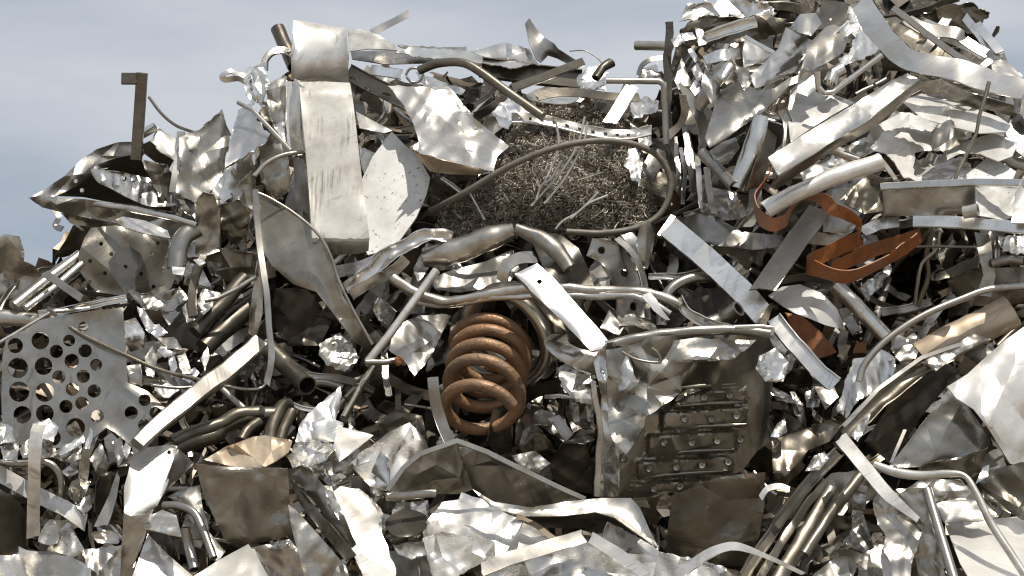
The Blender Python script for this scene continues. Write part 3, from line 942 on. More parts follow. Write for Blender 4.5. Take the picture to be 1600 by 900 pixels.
def turnings():
    rng = nrng()
    mark(SWP)
    r = root('turnings_pile', 'mound of tangled brown metal turnings in the middle of the heap', 'turnings', at(850, 360, D(850, 360)))
    c = SWP.mean(0)
    poly = smooth_closed(SWP, 5)
    dome = lambda x, y: -.24 * np.exp(-(((x - 850) / 130) ** 2 + ((y - 280) / 80) ** 2)) - (y - 265) * .0011
    depth = lambda x, y: 7.12 + dome(x, y)
    o = sheet('packed_core', None, None, SWP, 0, (0, 0), .35, 'brn', smooth=True, parent=r, dc=7.15, fx=dome, lam=.25, jag=1.5)
    pool = np.stack([rng.uniform(675, 1035, 24000), rng.uniform(155, 390, 24000)], 1)
    inn = inside(pool, poly)
    near = pool[~inn]; near = near[edge_dist(near, poly) < 14]
    pool = pool[inn]
    pick = lambda: pool[rng.integers(len(pool))]
    V = []; F = []; tone = []
    n = 0
    while n < 6500:
        x, y = pick()
        n += 1
        p0 = at(x + rng.normal(0, 2), y + rng.normal(0, 2), depth(x, y) - rng.uniform(-.02, .03))
        ax = rng.normal(size=3); ax /= np.linalg.norm(ax)
        u = np.cross(ax, [.3, .5, .8]); u /= np.linalg.norm(u); w = np.cross(ax, u)
        rad = rng.uniform(.0025, .008); ln = rng.uniform(.010, .036); turns = rng.uniform(.6, 2.6); wd = rng.uniform(.0018, .0042)
        m = int(6 + turns * 5)
        t = np.linspace(0, 1, m)
        a = t * turns * 2 * math.pi
        pts = p0 + ax * ((t - .5) * ln)[:, None] + (u * np.cos(a)[:, None] + w * np.sin(a)[:, None]) * rad
        o_ = len(V)
        q = np.stack([pts - ax * wd / 2, pts + ax * wd / 2], 1).reshape(-1, 3)
        V.extend(q.tolist())
        k = rng.random()
        col = (.40, .36, .30) if k < .5 else (.56, .51, .44) if k < .82 else (.66, .62, .54) if k < .95 else (.30, .17, .08)
        tone.extend([(*(np.array(col) * rng.uniform(.6, 1.2)), 1)] * (2 * m))
        F.extend([(o_ + 2 * i, o_ + 2 * i + 1, o_ + 2 * i + 3, o_ + 2 * i + 2) for i in range(m - 1)])
    for _ in range(900):
        x, y = pick() if rng.random() < .85 else near[rng.integers(len(near))]
        m = 14
        t = np.linspace(0, 1, m)
        L_ = rng.uniform(12, 46); a0 = rng.uniform(0, 6.28); cv = rng.normal(0, 2.6)
        ang = a0 + cv * t
        xs_ = x + np.cumsum(np.cos(ang)) * L_ / m; ys_ = y + np.cumsum(np.sin(ang)) * L_ / m * .8
        pts = at(xs_, ys_, depth(xs_, ys_) - .022 - .02 * np.sin(t * 3.1) - rng.uniform(0, .015))
        dirn = rng.normal(size=3); dirn /= np.linalg.norm(dirn)
        o_ = len(V)
        V.extend(np.stack([pts - dirn * .0009, pts + dirn * .0009], 1).reshape(-1, 3).tolist())
        col = np.array((.50, .46, .39) if rng.random() < .6 else (.27, .235, .19)) * rng.uniform(.7, 1.2)
        tone.extend([(*col, 1)] * (2 * m))
        F.extend([(o_ + 2 * i, o_ + 2 * i + 1, o_ + 2 * i + 3, o_ + 2 * i + 2) for i in range(m - 1)])
    for _ in range(260):        # longer springy curls on top
        x, y = pick()
        m = 40
        t = np.linspace(0, 1, m)
        rad = rng.uniform(2.0, 5.0); tn = rng.uniform(2, 5); ln = rng.uniform(8, 34); a0 = rng.uniform(0, 6.28)
        bx = x + (t - .5) * ln * math.cos(a0); by = y + (t - .5) * ln * math.sin(a0)
        xs_ = bx + rad * np.cos(t * tn * 6.28); ys_ = by + rad * np.sin(t * tn * 6.28)
        pts = at(xs_, ys_, depth(bx, by) - .032 + .002 * rad * np.sin(t * tn * 6.28 + 1))
        dirn = at(bx + math.cos(a0), by + math.sin(a0), depth(bx, by)) - at(bx, by, depth(bx, by))
        dirn = dirn / np.linalg.norm(dirn, axis=1)[:, None] * .0013
        o_ = len(V)
        V.extend(np.stack([pts - dirn, pts + dirn], 1).reshape(-1, 3).tolist())
        col = np.array((.72, .66, .56) if rng.random() < .5 else (.42, .35, .26)) * rng.uniform(.7, 1.2)
        tone.extend([(*col, 1)] * (2 * m))
        F.extend([(o_ + 2 * i, o_ + 2 * i + 1, o_ + 2 * i + 3, o_ + 2 * i + 2) for i in range(m - 1)])
    ob = mesh_obj('turnings', V, F, 'swarf', r, 180)
    at_ = ob.data.color_attributes.new('tone', 'FLOAT_COLOR', 'POINT')
    at_.data.foreach_set('color', np.array(tone, dtype=np.float32).ravel())
    ob['kind'] = 'stuff'


turnings()
bar('rubber_hose', 'dark hose looped round the mound of turnings', 'hose', [(672, 330, -.05), (725, 302, .05), (790, 263, .08), (860, 233, .09), (930, 220, .07), (992, 226, .05), (1032, 248, .03), (1048, 288, .03), (1035, 330, .04), (1000, 354, .06), (945, 364, .07), (885, 362, .08)], 10, 'tube', .30, mat='rub', smooth=True, dd=7.12)
r = root('slotted_strip', 'curved white strip with dark square slots over the turnings', 'strip', at(900, 200, 6.9))
sp = smooth_open([(800, 183), (832, 184), (870, 191), (910, 201), (950, 208), (985, 209), (1018, 202)], 6)
up = np.array([(0, -7)]); dn = np.array([(0, 8)])
slots = []
for k in range(11):
    i = 2 + k * 3
    a, b = sp[i], sp[i + 1]
    slots.append(np.array([a + (0, -1), b + (-1, -1), b + (-1, 4), a + (0, 4)]))
sheet('strip_body', None, None, np.vstack([sp + up, (sp + dn)[::-1]]), 0, (0, -.1), .08, 'wht', holes=slots, parent=r, dc=6.93, res=3.2, th=.004)
bar('bottom_rail', None, None, [(x, y + 8) for x, y in sp], 4, 'tube', 0, mat='wht', parent=r, dd=6.915)
for i, (lab, w) in enumerate([('pale wire hanging over the turnings, leftmost of the loose wires', [(868, 186), (873, 225), (862, 262), (838, 308)]),
                              ('pale wire sweeping left across the turnings', [(914, 182), (902, 228), (876, 270), (845, 305), (830, 322)]),
                              ('pale wire sweeping down beside its twin across the turnings', [(918, 190), (911, 225), (885, 275), (858, 310), (850, 318)]),
                              ('short pale wire curling low on the turnings', [(878, 250), (862, 278), (846, 290), (838, 312)]),
                              ('thin pale wire on the right slope of the turnings', [(935, 300), (905, 330), (880, 345), (868, 358)]),
                              ('thin pale wire crossing low right on the turnings', [(950, 305), (920, 318), (892, 342)])]):
    bar('loose_wire', lab, 'wire', [(x, y, 0) for x, y in w], 3.8, 'tube', 0, mat='wht', smooth=True, dd=6.765 - .004 * i)
bar('loose_wire', 'straight pale splinter on the left side of the turnings', 'wire', [(732, 298), (757, 343)], 3.5, 'tube', 0, mat='wht', dd=6.86)

# ------------------------------------------------------------------ gap left of the right mound
bar('flat_strip', 'dull flat strip slanting right of the turnings top', 'strip', [(988, 135), (970, 165), (952, 192)], 19, 'flat', .22, mat='gry', th=3)
sheet('crumpled_sheet', 'small crushed pieces of foil below the bent tube frame', 'sheet', [(985, 160), (1010, 150), (1030, 158), (1025, 175), (1000, 182), (988, 190)], .12, (0, -.3), .8, 'foil', jag=1)
bar('bent_tube', 'dark bent tube frame left of the right mound', 'frame', [(947, 126), (1030, 127), (1037, 132), (1039, 170), (1041, 225)], 10, 'tube', .26, mat='gry', dd=7.0)
bar('tube_stub', 'short bright tube stub sticking out left of the right mound', 'tube', [(993, 71), (1050, 72)], 15, 'tube', .1, mat='dull', hollow=.15)
bar('curled_strip', 'thin curled rim below the bright tube stub', 'strip', [(998, 118), (1004, 102), (1020, 92), (1042, 90)], 7, 'flat', .1, mat='dull', smooth=True, roll=35)
sheet('crumpled_sheet', 'pale crumpled scrap below the curled rim', 'sheet', [(1002, 108), (1028, 98), (1032, 118), (1018, 124), (998, 122)], .07, (0, -.2), .6, 'alu', jag=.7)
sheet('crumpled_sheet', 'crumpled white scrap right of the turnings inside the hose loop', 'sheet', [(980, 232), (996, 228), (1004, 252), (1000, 290), (988, 282), (976, 256)], .16, (0, -.2), .8, 'foil', jag=1)
sheet('crumpled_sheet', 'crumpled white scrap at the right end of the slotted strip', 'sheet', [(995, 198), (1016, 194), (1020, 222), (1010, 236), (996, 222)], .2, (0, -.2), .7, 'alu', jag=1)

# ================================================================== RIGHT MOUND
bar('edge_strip', 'tall dark strip forming the left edge of the right mound', 'strip', [(1046, 30), (1042, 80), (1044, 150), (1046, 230), (1052, 300)], 12, 'flat', .3, mat='drk', roll=30, s=3)
for i, (p, mt, lab) in enumerate([
        ([(1054, 126), (1065, 90), (1082, 134), (1060, 140)], 'dull', 'small triangular shard near the left edge of the right mound'),
        ([(1095, 132), (1103, 102), (1126, 143), (1112, 163)], 'gry', 'grey diamond shaped plate left of the bulging duct'),
        ([(1078, 138), (1090, 118), (1096, 142), (1086, 150)], 'foil', 'bright narrow shard left of the grey diamond plate'),
        ([(1080, 108), (1090, 98), (1100, 118), (1090, 128)], 'alu', 'small pale shard above the grey diamond plate'),
        ([(1074, 78), (1082, 74), (1092, 92), (1086, 98)], 'foil', 'short bright sliver high on the left of the right mound'),
        ([(1048, 62), (1062, 54), (1070, 66), (1054, 74)], 'alu', 'small bent square plate at top left of the right mound'),
        ([(1064, 52), (1082, 50), (1088, 60), (1070, 64)], 'foil', 'small glinting chip at top left of the right mound'),
        ([(1086, 44), (1098, 46), (1106, 68), (1092, 72)], 'alu', 'small pale folded plate at the top of the right mound')]):
    sheet('metal_shard', lab, 'shard', p, .3, (0, -.15), .2, mt)
sheet('crumpled_sheet', 'brown crumpled mass along the top left of the right mound', 'sheet', [(1060, 60), (1072, 36), (1110, 22), (1160, 28), (1190, 20), (1230, 30), (1225, 52), (1195, 62), (1150, 66), (1110, 70), (1080, 74)], .12, (0, .08), .7, 'brn', jag=1.2, lam=.5)
sheet('crumpled_sheet', 'jagged bright scrap at the very top of the right mound', 'sheet', [(1060, 30), (1075, 8), (1150, -2), (1200, 4), (1215, 22), (1170, 30), (1120, 22), (1085, 34)], .1, (0, -.1), .7, 'alu', jag=1.5)
sheet('curved_band', 'bright curved band above the bulging duct', 'band', [(1098, 88), (1120, 78), (1156, 74), (1157, 92), (1128, 95), (1104, 100)], .32, (0, -.2), .12, 'foil', bow=(0, .1))
sheet('rolled_sheet', 'small rolled sheet curl above the bulging duct', 'sheet', [(1112, 104), (1128, 96), (1145, 98), (1152, 122), (1136, 132), (1122, 120)], .32, (0, -.15), .15, 'alu', bow=(.5, .16))
sheet('bulging_duct', 'bulging warm grey duct in the left of the right mound', 'duct', [(1118, 160), (1126, 142), (1148, 128), (1164, 130), (1184, 141), (1210, 138), (1238, 118), (1234, 132), (1196, 172), (1162, 196), (1108, 232), (1102, 214)], .40, (-.06, -.2), .35, 'dull', bow=(1.05, .34), th=.005)
bar('curved_strip', 'tapered bent strip curving down left of the bulging duct', 'strip', [(1062, 132), (1080, 158), (1096, 190), (1098, 222), (1092, 238)], 17, 'flat', .38, mat='dull', smooth=True, taper=[.3, .9, 1, .9, .5], roll=[10, 30, 45])
bar('curved_strip', 'slim bright strip curling at the left edge of the right mound', 'strip', [(1066, 148), (1070, 175), (1062, 195), (1046, 212)], 12, 'flat', .4, mat='alu', smooth=True, taper=[.8, 1, .8, 1.1], roll=20)
sheet('concave_sheet', 'bright bent sheet standing above the bulging duct', 'sheet', [(1228, 42), (1248, 54), (1269, 63), (1255, 92), (1238, 116), (1206, 130), (1180, 138), (1172, 118), (1196, 96), (1216, 76)], .36, (.1, -.25), .4, 'alu', bow=(.9, .25))
sheet('pale_plate', 'pale triangular plate left of the bright bent sheet', 'plate', [(1164, 58), (1186, 70), (1212, 84), (1190, 96), (1162, 106), (1160, 82)], .3, (-.1, -.15), .12, 'wht')
bar('bright_edge', 'narrow bright rim over the pale triangular plate', 'strip', [(1164, 58), (1186, 70), (1210, 82)], 6, 'box', .34, h=4, mat='foil')
sheet('hanging_flap', 'small grey hanging flap in front of the bulging duct', 'flap', [(1150, 104), (1170, 106), (1176, 130), (1162, 142), (1154, 124)], .4, (0, -.05), .25, 'gry', smooth=False)
sheet('curved_sheet', 'large smooth folded sheet at the top centre of the right mound', 'sheet', [(1262, 70), (1290, 42), (1302, 38), (1318, 42), (1326, 60), (1318, 82), (1292, 98), (1264, 112), (1252, 108)], .36, (.1, -.22), .35, 'dull', bow=(1.0, .2))
sheet('curved_sheet', 'pale tilted lid at the top of the right mound', 'sheet', [(1236, 40), (1250, 22), (1275, 20), (1284, 36), (1268, 56), (1246, 50)], .34, (0, -.3), .2, 'alu', bow=(0, .1))
sheet('crumpled_sheet', 'torn crumpled foil behind the large folded sheet', 'sheet', [(1296, 30), (1330, 8), (1360, 14), (1362, 40), (1340, 60), (1322, 50)], .14, (0, -.2), .9, 'foil', jag=1.4)
sheet('crumpled_sheet', 'glinting torn scrap above the bent wire tube', 'sheet', [(1336, 54), (1354, 48), (1372, 60), (1376, 78), (1352, 92), (1334, 96), (1318, 104), (1312, 92), (1330, 80)], .26, (0, -.3), .8, 'foil', jag=1)
bar('tube_ring', 'dark open tube end above the bent wire tube', 'tube', [(1316, 108), (1302, 116), (1296, 130)], 22, 'tube', .32, mat='alu', hollow=.12, s=2)
bar('bent_tube', 'V shaped bent tube in the middle of the right mound', 'tube', [(1277, 112), (1278, 136), (1288, 146), (1302, 144), (1340, 115), (1378, 86)], 9, 'tube', .44, mat='alu')
sheet('crumpled_sheet', 'white crumpled panel left of the long bright channel', 'sheet', [(1236, 140), (1262, 118), (1276, 144), (1310, 150), (1335, 160), (1300, 180), (1262, 204), (1236, 222), (1230, 180)], .26, (0, -.28), .35, 'pnt')
sheet('hex_plate', 'small pale plate with clipped corners left of the bent tube', 'plate', [(1248, 112), (1270, 112), (1276, 138), (1262, 150), (1246, 144)], .36, (0, -.15), .1, 'wht')
# long band and strips running down right
bar('long_band', 'long broad bright band sweeping down the right shoulder', 'band', [(1345, 0), (1362, 30), (1385, 62), (1412, 90), (1440, 102), (1490, 112), (1540, 128), (1602, 142)], 34, 'flat', .46, mat='alu', smooth=True, th=3, roll=[5, 14, 30, 34], s=2.5, taper=[.9, 1, 1, .95, 1.05, 1.1, .9])
bar('thin_strip', 'narrow brown strip above the long bright band', 'strip', [(1395, 14), (1440, 48), (1490, 82), (1526, 106)], 10, 'box', .40, h=5, mat='dull')
sheet('flat_sheet', 'brownish sheet between narrow strip and long bright band', 'sheet', [(1376, 30), (1400, 26), (1440, 52), (1500, 96), (1470, 98), (1430, 82), (1402, 54)], .26, (0, -.25), .35, 'brn')
bar('flat_strip', 'grey bent strip near the top right corner', 'strip', [(1415, 30), (1450, 46), (1490, 52), (1506, 60)], 18, 'flat', .38, mat='gry', smooth=True, roll=35, th=3)
bar('flat_strip', 'bright strip end below the grey bent strip', 'strip', [(1506, 62), (1525, 76), (1545, 86)], 14, 'flat', .4, mat='foil', roll=35, th=3)
bar('leaning_strip', 'bright leaning strip at the right skyline', 'strip', [(1508, 26), (1530, 54), (1550, 84)], 13, 'flat', .34, mat='alu', th=3, roll=[0, 20])
bar('leaning_strip', 'second bright strip forming the right skyline edge', 'strip', [(1526, 36), (1544, 60), (1562, 82)], 13, 'flat', .36, mat='foil', th=3, roll=[0, 20])
sheet('crumpled_sheet', 'dark crumpled scrap under the leaning skyline strips', 'sheet', [(1440, 24), (1480, 8), (1520, 6), (1545, 20), (1532, 40), (1508, 48), (1480, 44), (1452, 40)], .16, (0, .05), .7, 'brn', jag=1.2)
sheet('pale_plate', 'pale slanting plate at the far right skyline', 'plate', [(1548, 92), (1572, 94), (1598, 118), (1592, 128), (1562, 118), (1550, 108)], .36, (.05, -.3), .15, 'alu')
bar('bent_bracket', 'small hooked bracket below the skyline strips', 'bracket', [(1544, 80), (1548, 92), (1536, 104)], 10, 'flat', .42, mat='gry', smooth=True)
sheet('crumpled_sheet', 'dark scrap added as the shadow under the long bright band', 'sheet', [(1372, 62), (1398, 74), (1430, 104), (1470, 116), (1450, 122), (1420, 112), (1380, 110)], .18, (0, .1), .5, 'drk')  # dark sheet stands in for the shadow below the band
# long channel
r = root('box_channel', 'long bright box channel slanting across the right mound', 'channel', at(1215, 290, D(1215, 290)))
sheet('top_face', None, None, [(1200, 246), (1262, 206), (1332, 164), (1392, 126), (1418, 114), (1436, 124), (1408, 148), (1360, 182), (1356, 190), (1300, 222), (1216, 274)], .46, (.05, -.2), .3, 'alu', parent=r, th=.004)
sheet('side_face', None, None, [(1216, 272), (1300, 221), (1357, 189), (1408, 148), (1438, 124), (1440, 134), (1400, 172), (1352, 208), (1300, 236), (1212, 297), (1202, 292)], .475, (.05, .15), .14, 'dull', parent=r, th=.004)  # duller metal than the top face, so its shade is in the colour
sheet('crumpled_sheet', 'grey folded sheet coloured as shaded below the long bright band', 'sheet', [(1430, 130), (1470, 124), (1520, 146), (1590, 166), (1598, 186), (1560, 176), (1500, 160), (1450, 150)], .30, (0, .1), .25, 'gry')  # the grey carries the shadow of the band in its colour
sheet('crumpled_sheet', 'large pale sheet folded on the right slope', 'sheet', [(1408, 158), (1440, 146), (1500, 162), (1560, 182), (1580, 196), (1572, 206), (1530, 208), (1480, 196), (1440, 184)], .32, (0, -.34), .22, 'pnt')
sheet('crumpled_sheet', 'white creased sheet right of the long bright channel', 'sheet', [(1372, 196), (1402, 172), (1440, 182), (1466, 194), (1450, 206), (1410, 198), (1384, 204)], .36, (0, -.4), .5, 'pnt', jag=.7)
sheet('crumpled_sheet', 'brightest white sheet in the middle of the right slope', 'sheet', [(1378, 206), (1412, 198), (1454, 206), (1458, 234), (1430, 236), (1428, 272), (1440, 284), (1412, 276), (1390, 244), (1360, 232)], .36, (0, -.35), .4, 'pnt', jag=.7)
sheet('crumpled_sheet', 'torn pale sheet with dark hollow on the right slope', 'sheet', [(1458, 210), (1484, 182), (1500, 204), (1516, 214), (1500, 226), (1478, 236), (1456, 234)], .38, (.1, -.1), .5, 'dull', jag=.6)
sheet('crumpled_sheet', 'wide white creased sheet right of the crack wire', 'sheet', [(1510, 220), (1552, 208), (1592, 222), (1582, 244), (1560, 252), (1530, 240), (1500, 240), (1480, 250), (1478, 236)], .36, (0, -.35), .4, 'pnt')
sheet('crumpled_sheet', 'small torn pieces of pale sheet above the grey box beam', 'sheet', [(1430, 250), (1470, 240), (1500, 246), (1520, 258), (1500, 282), (1470, 286), (1440, 284), (1428, 268)], .32, (0, -.3), .9, 'pnt', jag=1.2, lam=.5)
sheet('crumpled_sheet', 'bluish grey sheet at the right edge of the mound', 'sheet', [(1566, 196), (1600, 172), (1640, 176), (1650, 240), (1600, 246), (1582, 230)], .30, (0, -.2), .3, 'gry')
sheet('crumpled_sheet', 'brown crushed scrap at right edge under the long band', 'sheet', [(1580, 140), (1640, 150), (1650, 182), (1606, 190), (1586, 176)], .3, (0, -.2), .7, 'dull', jag=1)
bar('crack_wire', 'dark kinked wire running down the white sheets at right', 'wire', [(1546, 128), (1540, 150), (1530, 180), (1526, 208), (1512, 238), (1500, 262), (1490, 286)], 6, 'tube', .50, mat='brn', s=2)
sheet('speckled_plate', 'pale speckled plate above the grey box beam', 'plate', [(1498, 282), (1528, 258), (1546, 242), (1588, 268), (1580, 286), (1540, 288)], .38, (0, -.3), .12, 'spk')
bar('half_pipe', 'white half pipe slanting up to a bent corner at right', 'pipe', [(1195, 330), (1230, 308), (1300, 278), (1376, 252)], 28, 'hump', .48, h=14, mat='pnt', th=3, s=2)
bar('bent_rod', 'thin pale rod folding down from the white half pipe', 'rod', [(1374, 246), (1386, 262), (1404, 288)], 7, 'box', .5, h=5, mat='alu')
sheet('crumpled_sheet', 'brown crushed can between half pipe and grey box beam', 'can', [(1338, 288), (1352, 276), (1376, 284), (1380, 330), (1350, 334), (1320, 318), (1322, 300)], .38, (.1, -.1), .6, 'brn')
sheet('crumpled_sheet', 'shaded silver sheet below the long bright channel', 'sheet', [(1250, 270), (1310, 236), (1352, 214), (1370, 234), (1330, 256), (1290, 276), (1256, 284)], .30, (0, -.1), .4, 'alu')
r = root('box_beam', 'pale grey box beam lying across the right edge', 'beam', at(1490, 336, 6.6))
sheet('front_face', None, None, [(1378, 294), (1450, 290), (1523, 288), (1523, 334), (1450, 337), (1381, 338)], .50, (0, .03), .05, 'gry', parent=r, th=.005)
bar('top_edge', None, None, [(1376, 292), (1450, 288), (1524, 285), (1602, 286)], 11, 'box', .53, h=10, mat='alu', parent=r)
sheet('torn_cover', None, 'x', [(1524, 292), (1560, 290), (1598, 292), (1596, 330), (1570, 344), (1526, 336)], .48, (.1, -.1), .3, 'spk', parent=r)
sheet('pale_plate', 'white smooth plate at the right edge over the box beam', 'plate', [(1588, 300), (1605, 265), (1660, 260), (1660, 350), (1580, 348), (1584, 320)], .54, (0, -.1), .1, 'pnt')
bar('flat_bar', 'long bright flat bar along the right edge', 'bar', [(1427, 348), (1520, 351), (1660, 356)], 19, 'box', .58, h=8, mat='alu', s=.6)
bar('cup_end', 'small round cup above the long bright flat bar', 'cup', [(1506, 332), (1528, 328)], 20, 'tube', .6, mat='wht', hollow=.2, s=1)
bar('short_plate', 'short torn bright plate left of the long flat bar', 'plate', [(1347, 362), (1372, 352), (1405, 346)], 17, 'flat', .52, mat='alu', th=3, s=2)
for p_, w_, mt_, k_, lab_ in [
        ([(1100, 60), (1140, 44), (1180, 34)], 20, 'alu', 'gutter', 'folded silver strip along the top left of the right mound'),
        ([(1150, 96), (1120, 126), (1090, 170)], 22, 'dull', 'hump', 'dull folded strip behind the grey diamond plate'),
        ([(1330, 40), (1300, 66), (1270, 100)], 16, 'alu', 'C', 'silver folded strip behind the large smooth folded sheet'),
        ([(1440, 40), (1500, 62), (1560, 96)], 20, 'wht', 'flat', 'pale strip behind the narrow brown strip at top right'),
        ([(1420, 118), (1480, 136), (1560, 150)], 18, 'gry', 'gutter', 'grey folded strip tucked under the long bright band'),
        ([(1300, 200), (1350, 176), (1400, 140)], 18, 'wht', 'flat', 'pale strip tucked behind the long bright box channel'),
        ([(1240, 240), (1290, 230), (1340, 250)], 18, 'alu', 'hump', 'silver folded strip between box channel and half pipe'),
        ([(1400, 300), (1440, 270), (1460, 240)], 16, 'alu', 'gutter', 'silver folded strip above the grey box beam'),
        ([(1220, 170), (1232, 200), (1226, 250)], 16, 'gry', 'C', 'grey folded strip right of the bulging duct'),
        ([(1170, 160), (1200, 180), (1226, 186)], 18, 'alu', 'gutter', 'silver folded strip under the bulging duct'),
        ([(1560, 240), (1590, 256), (1640, 262)], 18, 'wht', 'hump', 'pale folded strip at the right edge of the mound'),
        ([(1480, 30), (1460, 60), (1440, 84)], 14, 'gry', 'flat', 'grey strip behind the crossing strips at top right')]:
    bar('folded_strip', lab_, 'strip', p_, w_, k_, .30, h=7, mat=mt_, s=3, smooth=True, th=2, step=6)
# lower left of the mound
bar('half_pipe', 'bright battered half pipe below the bulging duct', 'pipe', [(1190, 184), (1180, 220), (1160, 270), (1150, 296)], 32, 'hump', .40, h=15, mat='alu', s=3, th=2.5, taper=[.7, 1, 1, .8])
sheet('brown_plate', 'dark brown side plate right of the battered half pipe', 'plate', [(1198, 198), (1214, 214), (1208, 248), (1186, 292), (1166, 298), (1182, 250)], .40, (.3, 0), .15, 'brn')
bar('round_pipe', 'grey round pipe end pointing down left of the half pipe', 'pipe', [(1098, 240), (1120, 262), (1148, 292)], 19, 'tube', .42, mat='gry', hollow=.18)
sheet('rolled_sheet', 'pale rolled sheet end below the bulging duct', 'sheet', [(1108, 236), (1128, 222), (1150, 214), (1156, 230), (1138, 256), (1124, 258)], .34, (0, -.2), .2, 'wht', bow=(1, .15))
for i, (p, w, mt, lab) in enumerate([
        ([(1054, 215), (1058, 260), (1062, 305)], 9, 'dull', 'thin vertical strip hanging in the gap beside the hose loop'),
        ([(1072, 200), (1078, 250), (1084, 300)], 12, 'gry', 'wider vertical strip hanging left of the round pipe end'),
        ([(1064, 230), (1070, 270), (1066, 320)], 6, 'foil', 'bright splinter between the hanging vertical strips'),
        ([(1090, 240), (1092, 285), (1098, 325)], 8, 'alu', 'vertical strip just left of the round pipe end'),
        ([(1104, 262), (1108, 300), (1116, 335)], 10, 'dull', 'vertical strip just under the round pipe end')]):
    bar('hanging_strip', lab, 'strip', p, w, 'flat', .24, mat=mt, smooth=True, roll=[0, 30], th=2, s=2)
sheet('crumpled_sheet', 'dark sheet deep in the gap under the round pipe end', 'sheet', [(1100, 290), (1150, 300), (1170, 340), (1130, 345), (1095, 335)], .16, (0, -.1), .5, 'dull')
sheet('wedge_sheet', 'grey wedge in the dark right of the brown side plate', 'sheet', [(1212, 236), (1228, 216), (1240, 240), (1220, 262)], .2, (0, -.1), .3, 'gry')

# ================================================================== ORANGE STRAPS
def ribbon(name, label, cat, pts, w, mat, d, group=None):
    """strap standing on edge: each point (x, y, metres nearer, lean) gives its centre, the strap's width leans by `lean` degrees"""
    a = np.array(pts, float)
    q = smooth_open(a, 8)
    p3 = at(q[:, 0], q[:, 1], d - q[:, 2])
    px = .002 * d / 7
    n = len(q)
    t = np.gradient(p3, axis=0); t /= np.linalg.norm(t, axis=1)[:, None]
    lean = np.radians(q[:, 3])
    wv = np.cos(lean)[:, None] * UP + np.sin(lean)[:, None] * (-FW)
    wv = wv - t * np.sum(wv * t, 1)[:, None] * .9
    wv /= np.linalg.norm(wv, axis=1)[:, None]
    b = np.cross(t, wv)
    sec = sections('flat', w * px, 0, 1.8 * px)
    mark(np.vstack([q[:, :2] + (0, w * .4), (q[:, :2] - (0, w * .4))[::-1]]))
    o = sweep3d(name, p3, sec, mat, (t, wv, b), None, None, 0, 2.2 * px)
    LANDMARKS.append((a[len(a) // 2, 0], a[len(a) // 2, 1], 60, label))
    return props(o, label, cat, group)


ribbon('orange_strap', 'orange strap winding down beside the box channel', 'strap', [(1212, 246, 0, 75), (1204, 268, .02, 80), (1190, 292, .03, 70), (1179, 314, .05, 40), (1186, 336, .09, 10), (1204, 350, .12, -10), (1226, 344, .11, 20), (1238, 322, .08, 50), (1258, 308, .06, 75), (1284, 310, .05, 40), (1300, 326, .04, 5), (1324, 336, .04, 35), (1341, 352, .02, 60), (1340, 384, .0, 40)], 21, 'org', 6.52)
ribbon('orange_strap', 'wide orange strap loop lying below the box beam', 'strap', [(1345, 372, -.06, 10), (1300, 392, -.05, 15), (1262, 412, .0, 10), (1275, 420, .08, 35), (1328, 432, .13, 45), (1375, 412, .10, 50), (1405, 394, .06, 40), (1436, 372, .02, 35)], 25, 'org', 6.55)
ribbon('orange_strap', 'inner turn of the wide orange strap loop', 'strap', [(1440, 366, -.06, 10), (1400, 380, -.07, 12), (1350, 396, -.06, 10), (1300, 420, -.05, 15)], 22, 'org', 6.56)
sheet('orange_plate', 'brown orange plate in the dark under the white lens shaped sheet', 'plate', [(1226, 488), (1254, 494), (1284, 520), (1308, 550), (1274, 562), (1246, 530)], .14, (.1, -.05), .15, 'org')
sheet('orange_chip', 'small orange chip in the dark beside the curved rod', 'chip', [(1308, 556), (1322, 538), (1330, 540), (1318, 562)], .2, (0, -.1), .3, 'tan')
sheet('orange_chip', 'second orange chip in the dark nearer the curved rod', 'chip', [(1332, 552), (1338, 536), (1356, 532), (1352, 550)], .2, (0, -.1), .3, 'org')

# ================================================================== CENTRE RIGHT
bar('flat_bar', 'bright flat bar slanting down toward the crushed ribbed panel', 'bar', [(1044, 354), (1100, 402), (1160, 456), (1190, 488), (1202, 494, -.02)], 36, 'U', .34, h=8, mat='alu', th=2.5, s=.8, roll=14)
bar('flat_bar', 'dull grey flat strip leaning against the orange straps', 'strip', [(1282, 328), (1246, 374), (1210, 424), (1192, 452)], 34, 'flat', .36, mat='gry', th=3, s=.8)
sheet('bent_sheet', 'bent panel behind the bright slanting flat bar', 'panel', [(1058, 342), (1096, 332), (1120, 340), (1160, 362), (1222, 368), (1240, 384), (1180, 390), (1120, 384), (1064, 362)], .22, (0, -.1), .25, 'gry', bow=(0, .1))
sheet('rolled_sheet', 'curled grey leaf left of the bright slanting flat bar', 'sheet', [(994, 378), (1000, 352), (1014, 344), (1024, 366), (1018, 400), (1012, 420), (996, 410)], .28, (.1, 0), .15, 'gry', bow=(0, .15))
bar('flat_bar', 'short dark bar behind the top of the bright slanting bar', 'bar', [(1052, 338), (1030, 370)], 10, 'box', .32, h=6, mat='dull')
bar('bent_tube', 'grey tube arching under the bright slanting flat bar', 'tube', [(1034, 510), (1036, 480), (1048, 452), (1076, 436), (1112, 432)], 17, 'tube', .24, mat='gry', smooth=True)
bar('torn_bar', 'torn grey bar with ragged end above the crushed ribbed panel', 'bar', [(1058, 464), (1076, 488), (1110, 506), (1150, 520)], 16, 'gutter', .32, h=9, mat='gry', s=3, smooth=True)
bar('open_tube', 'open tube end with dark bore above the crushed ribbed panel', 'tube', [(1154, 482, .06), (1128, 500), (1100, 510)], 26, 'tube', .26, mat='gry', hollow=.3)
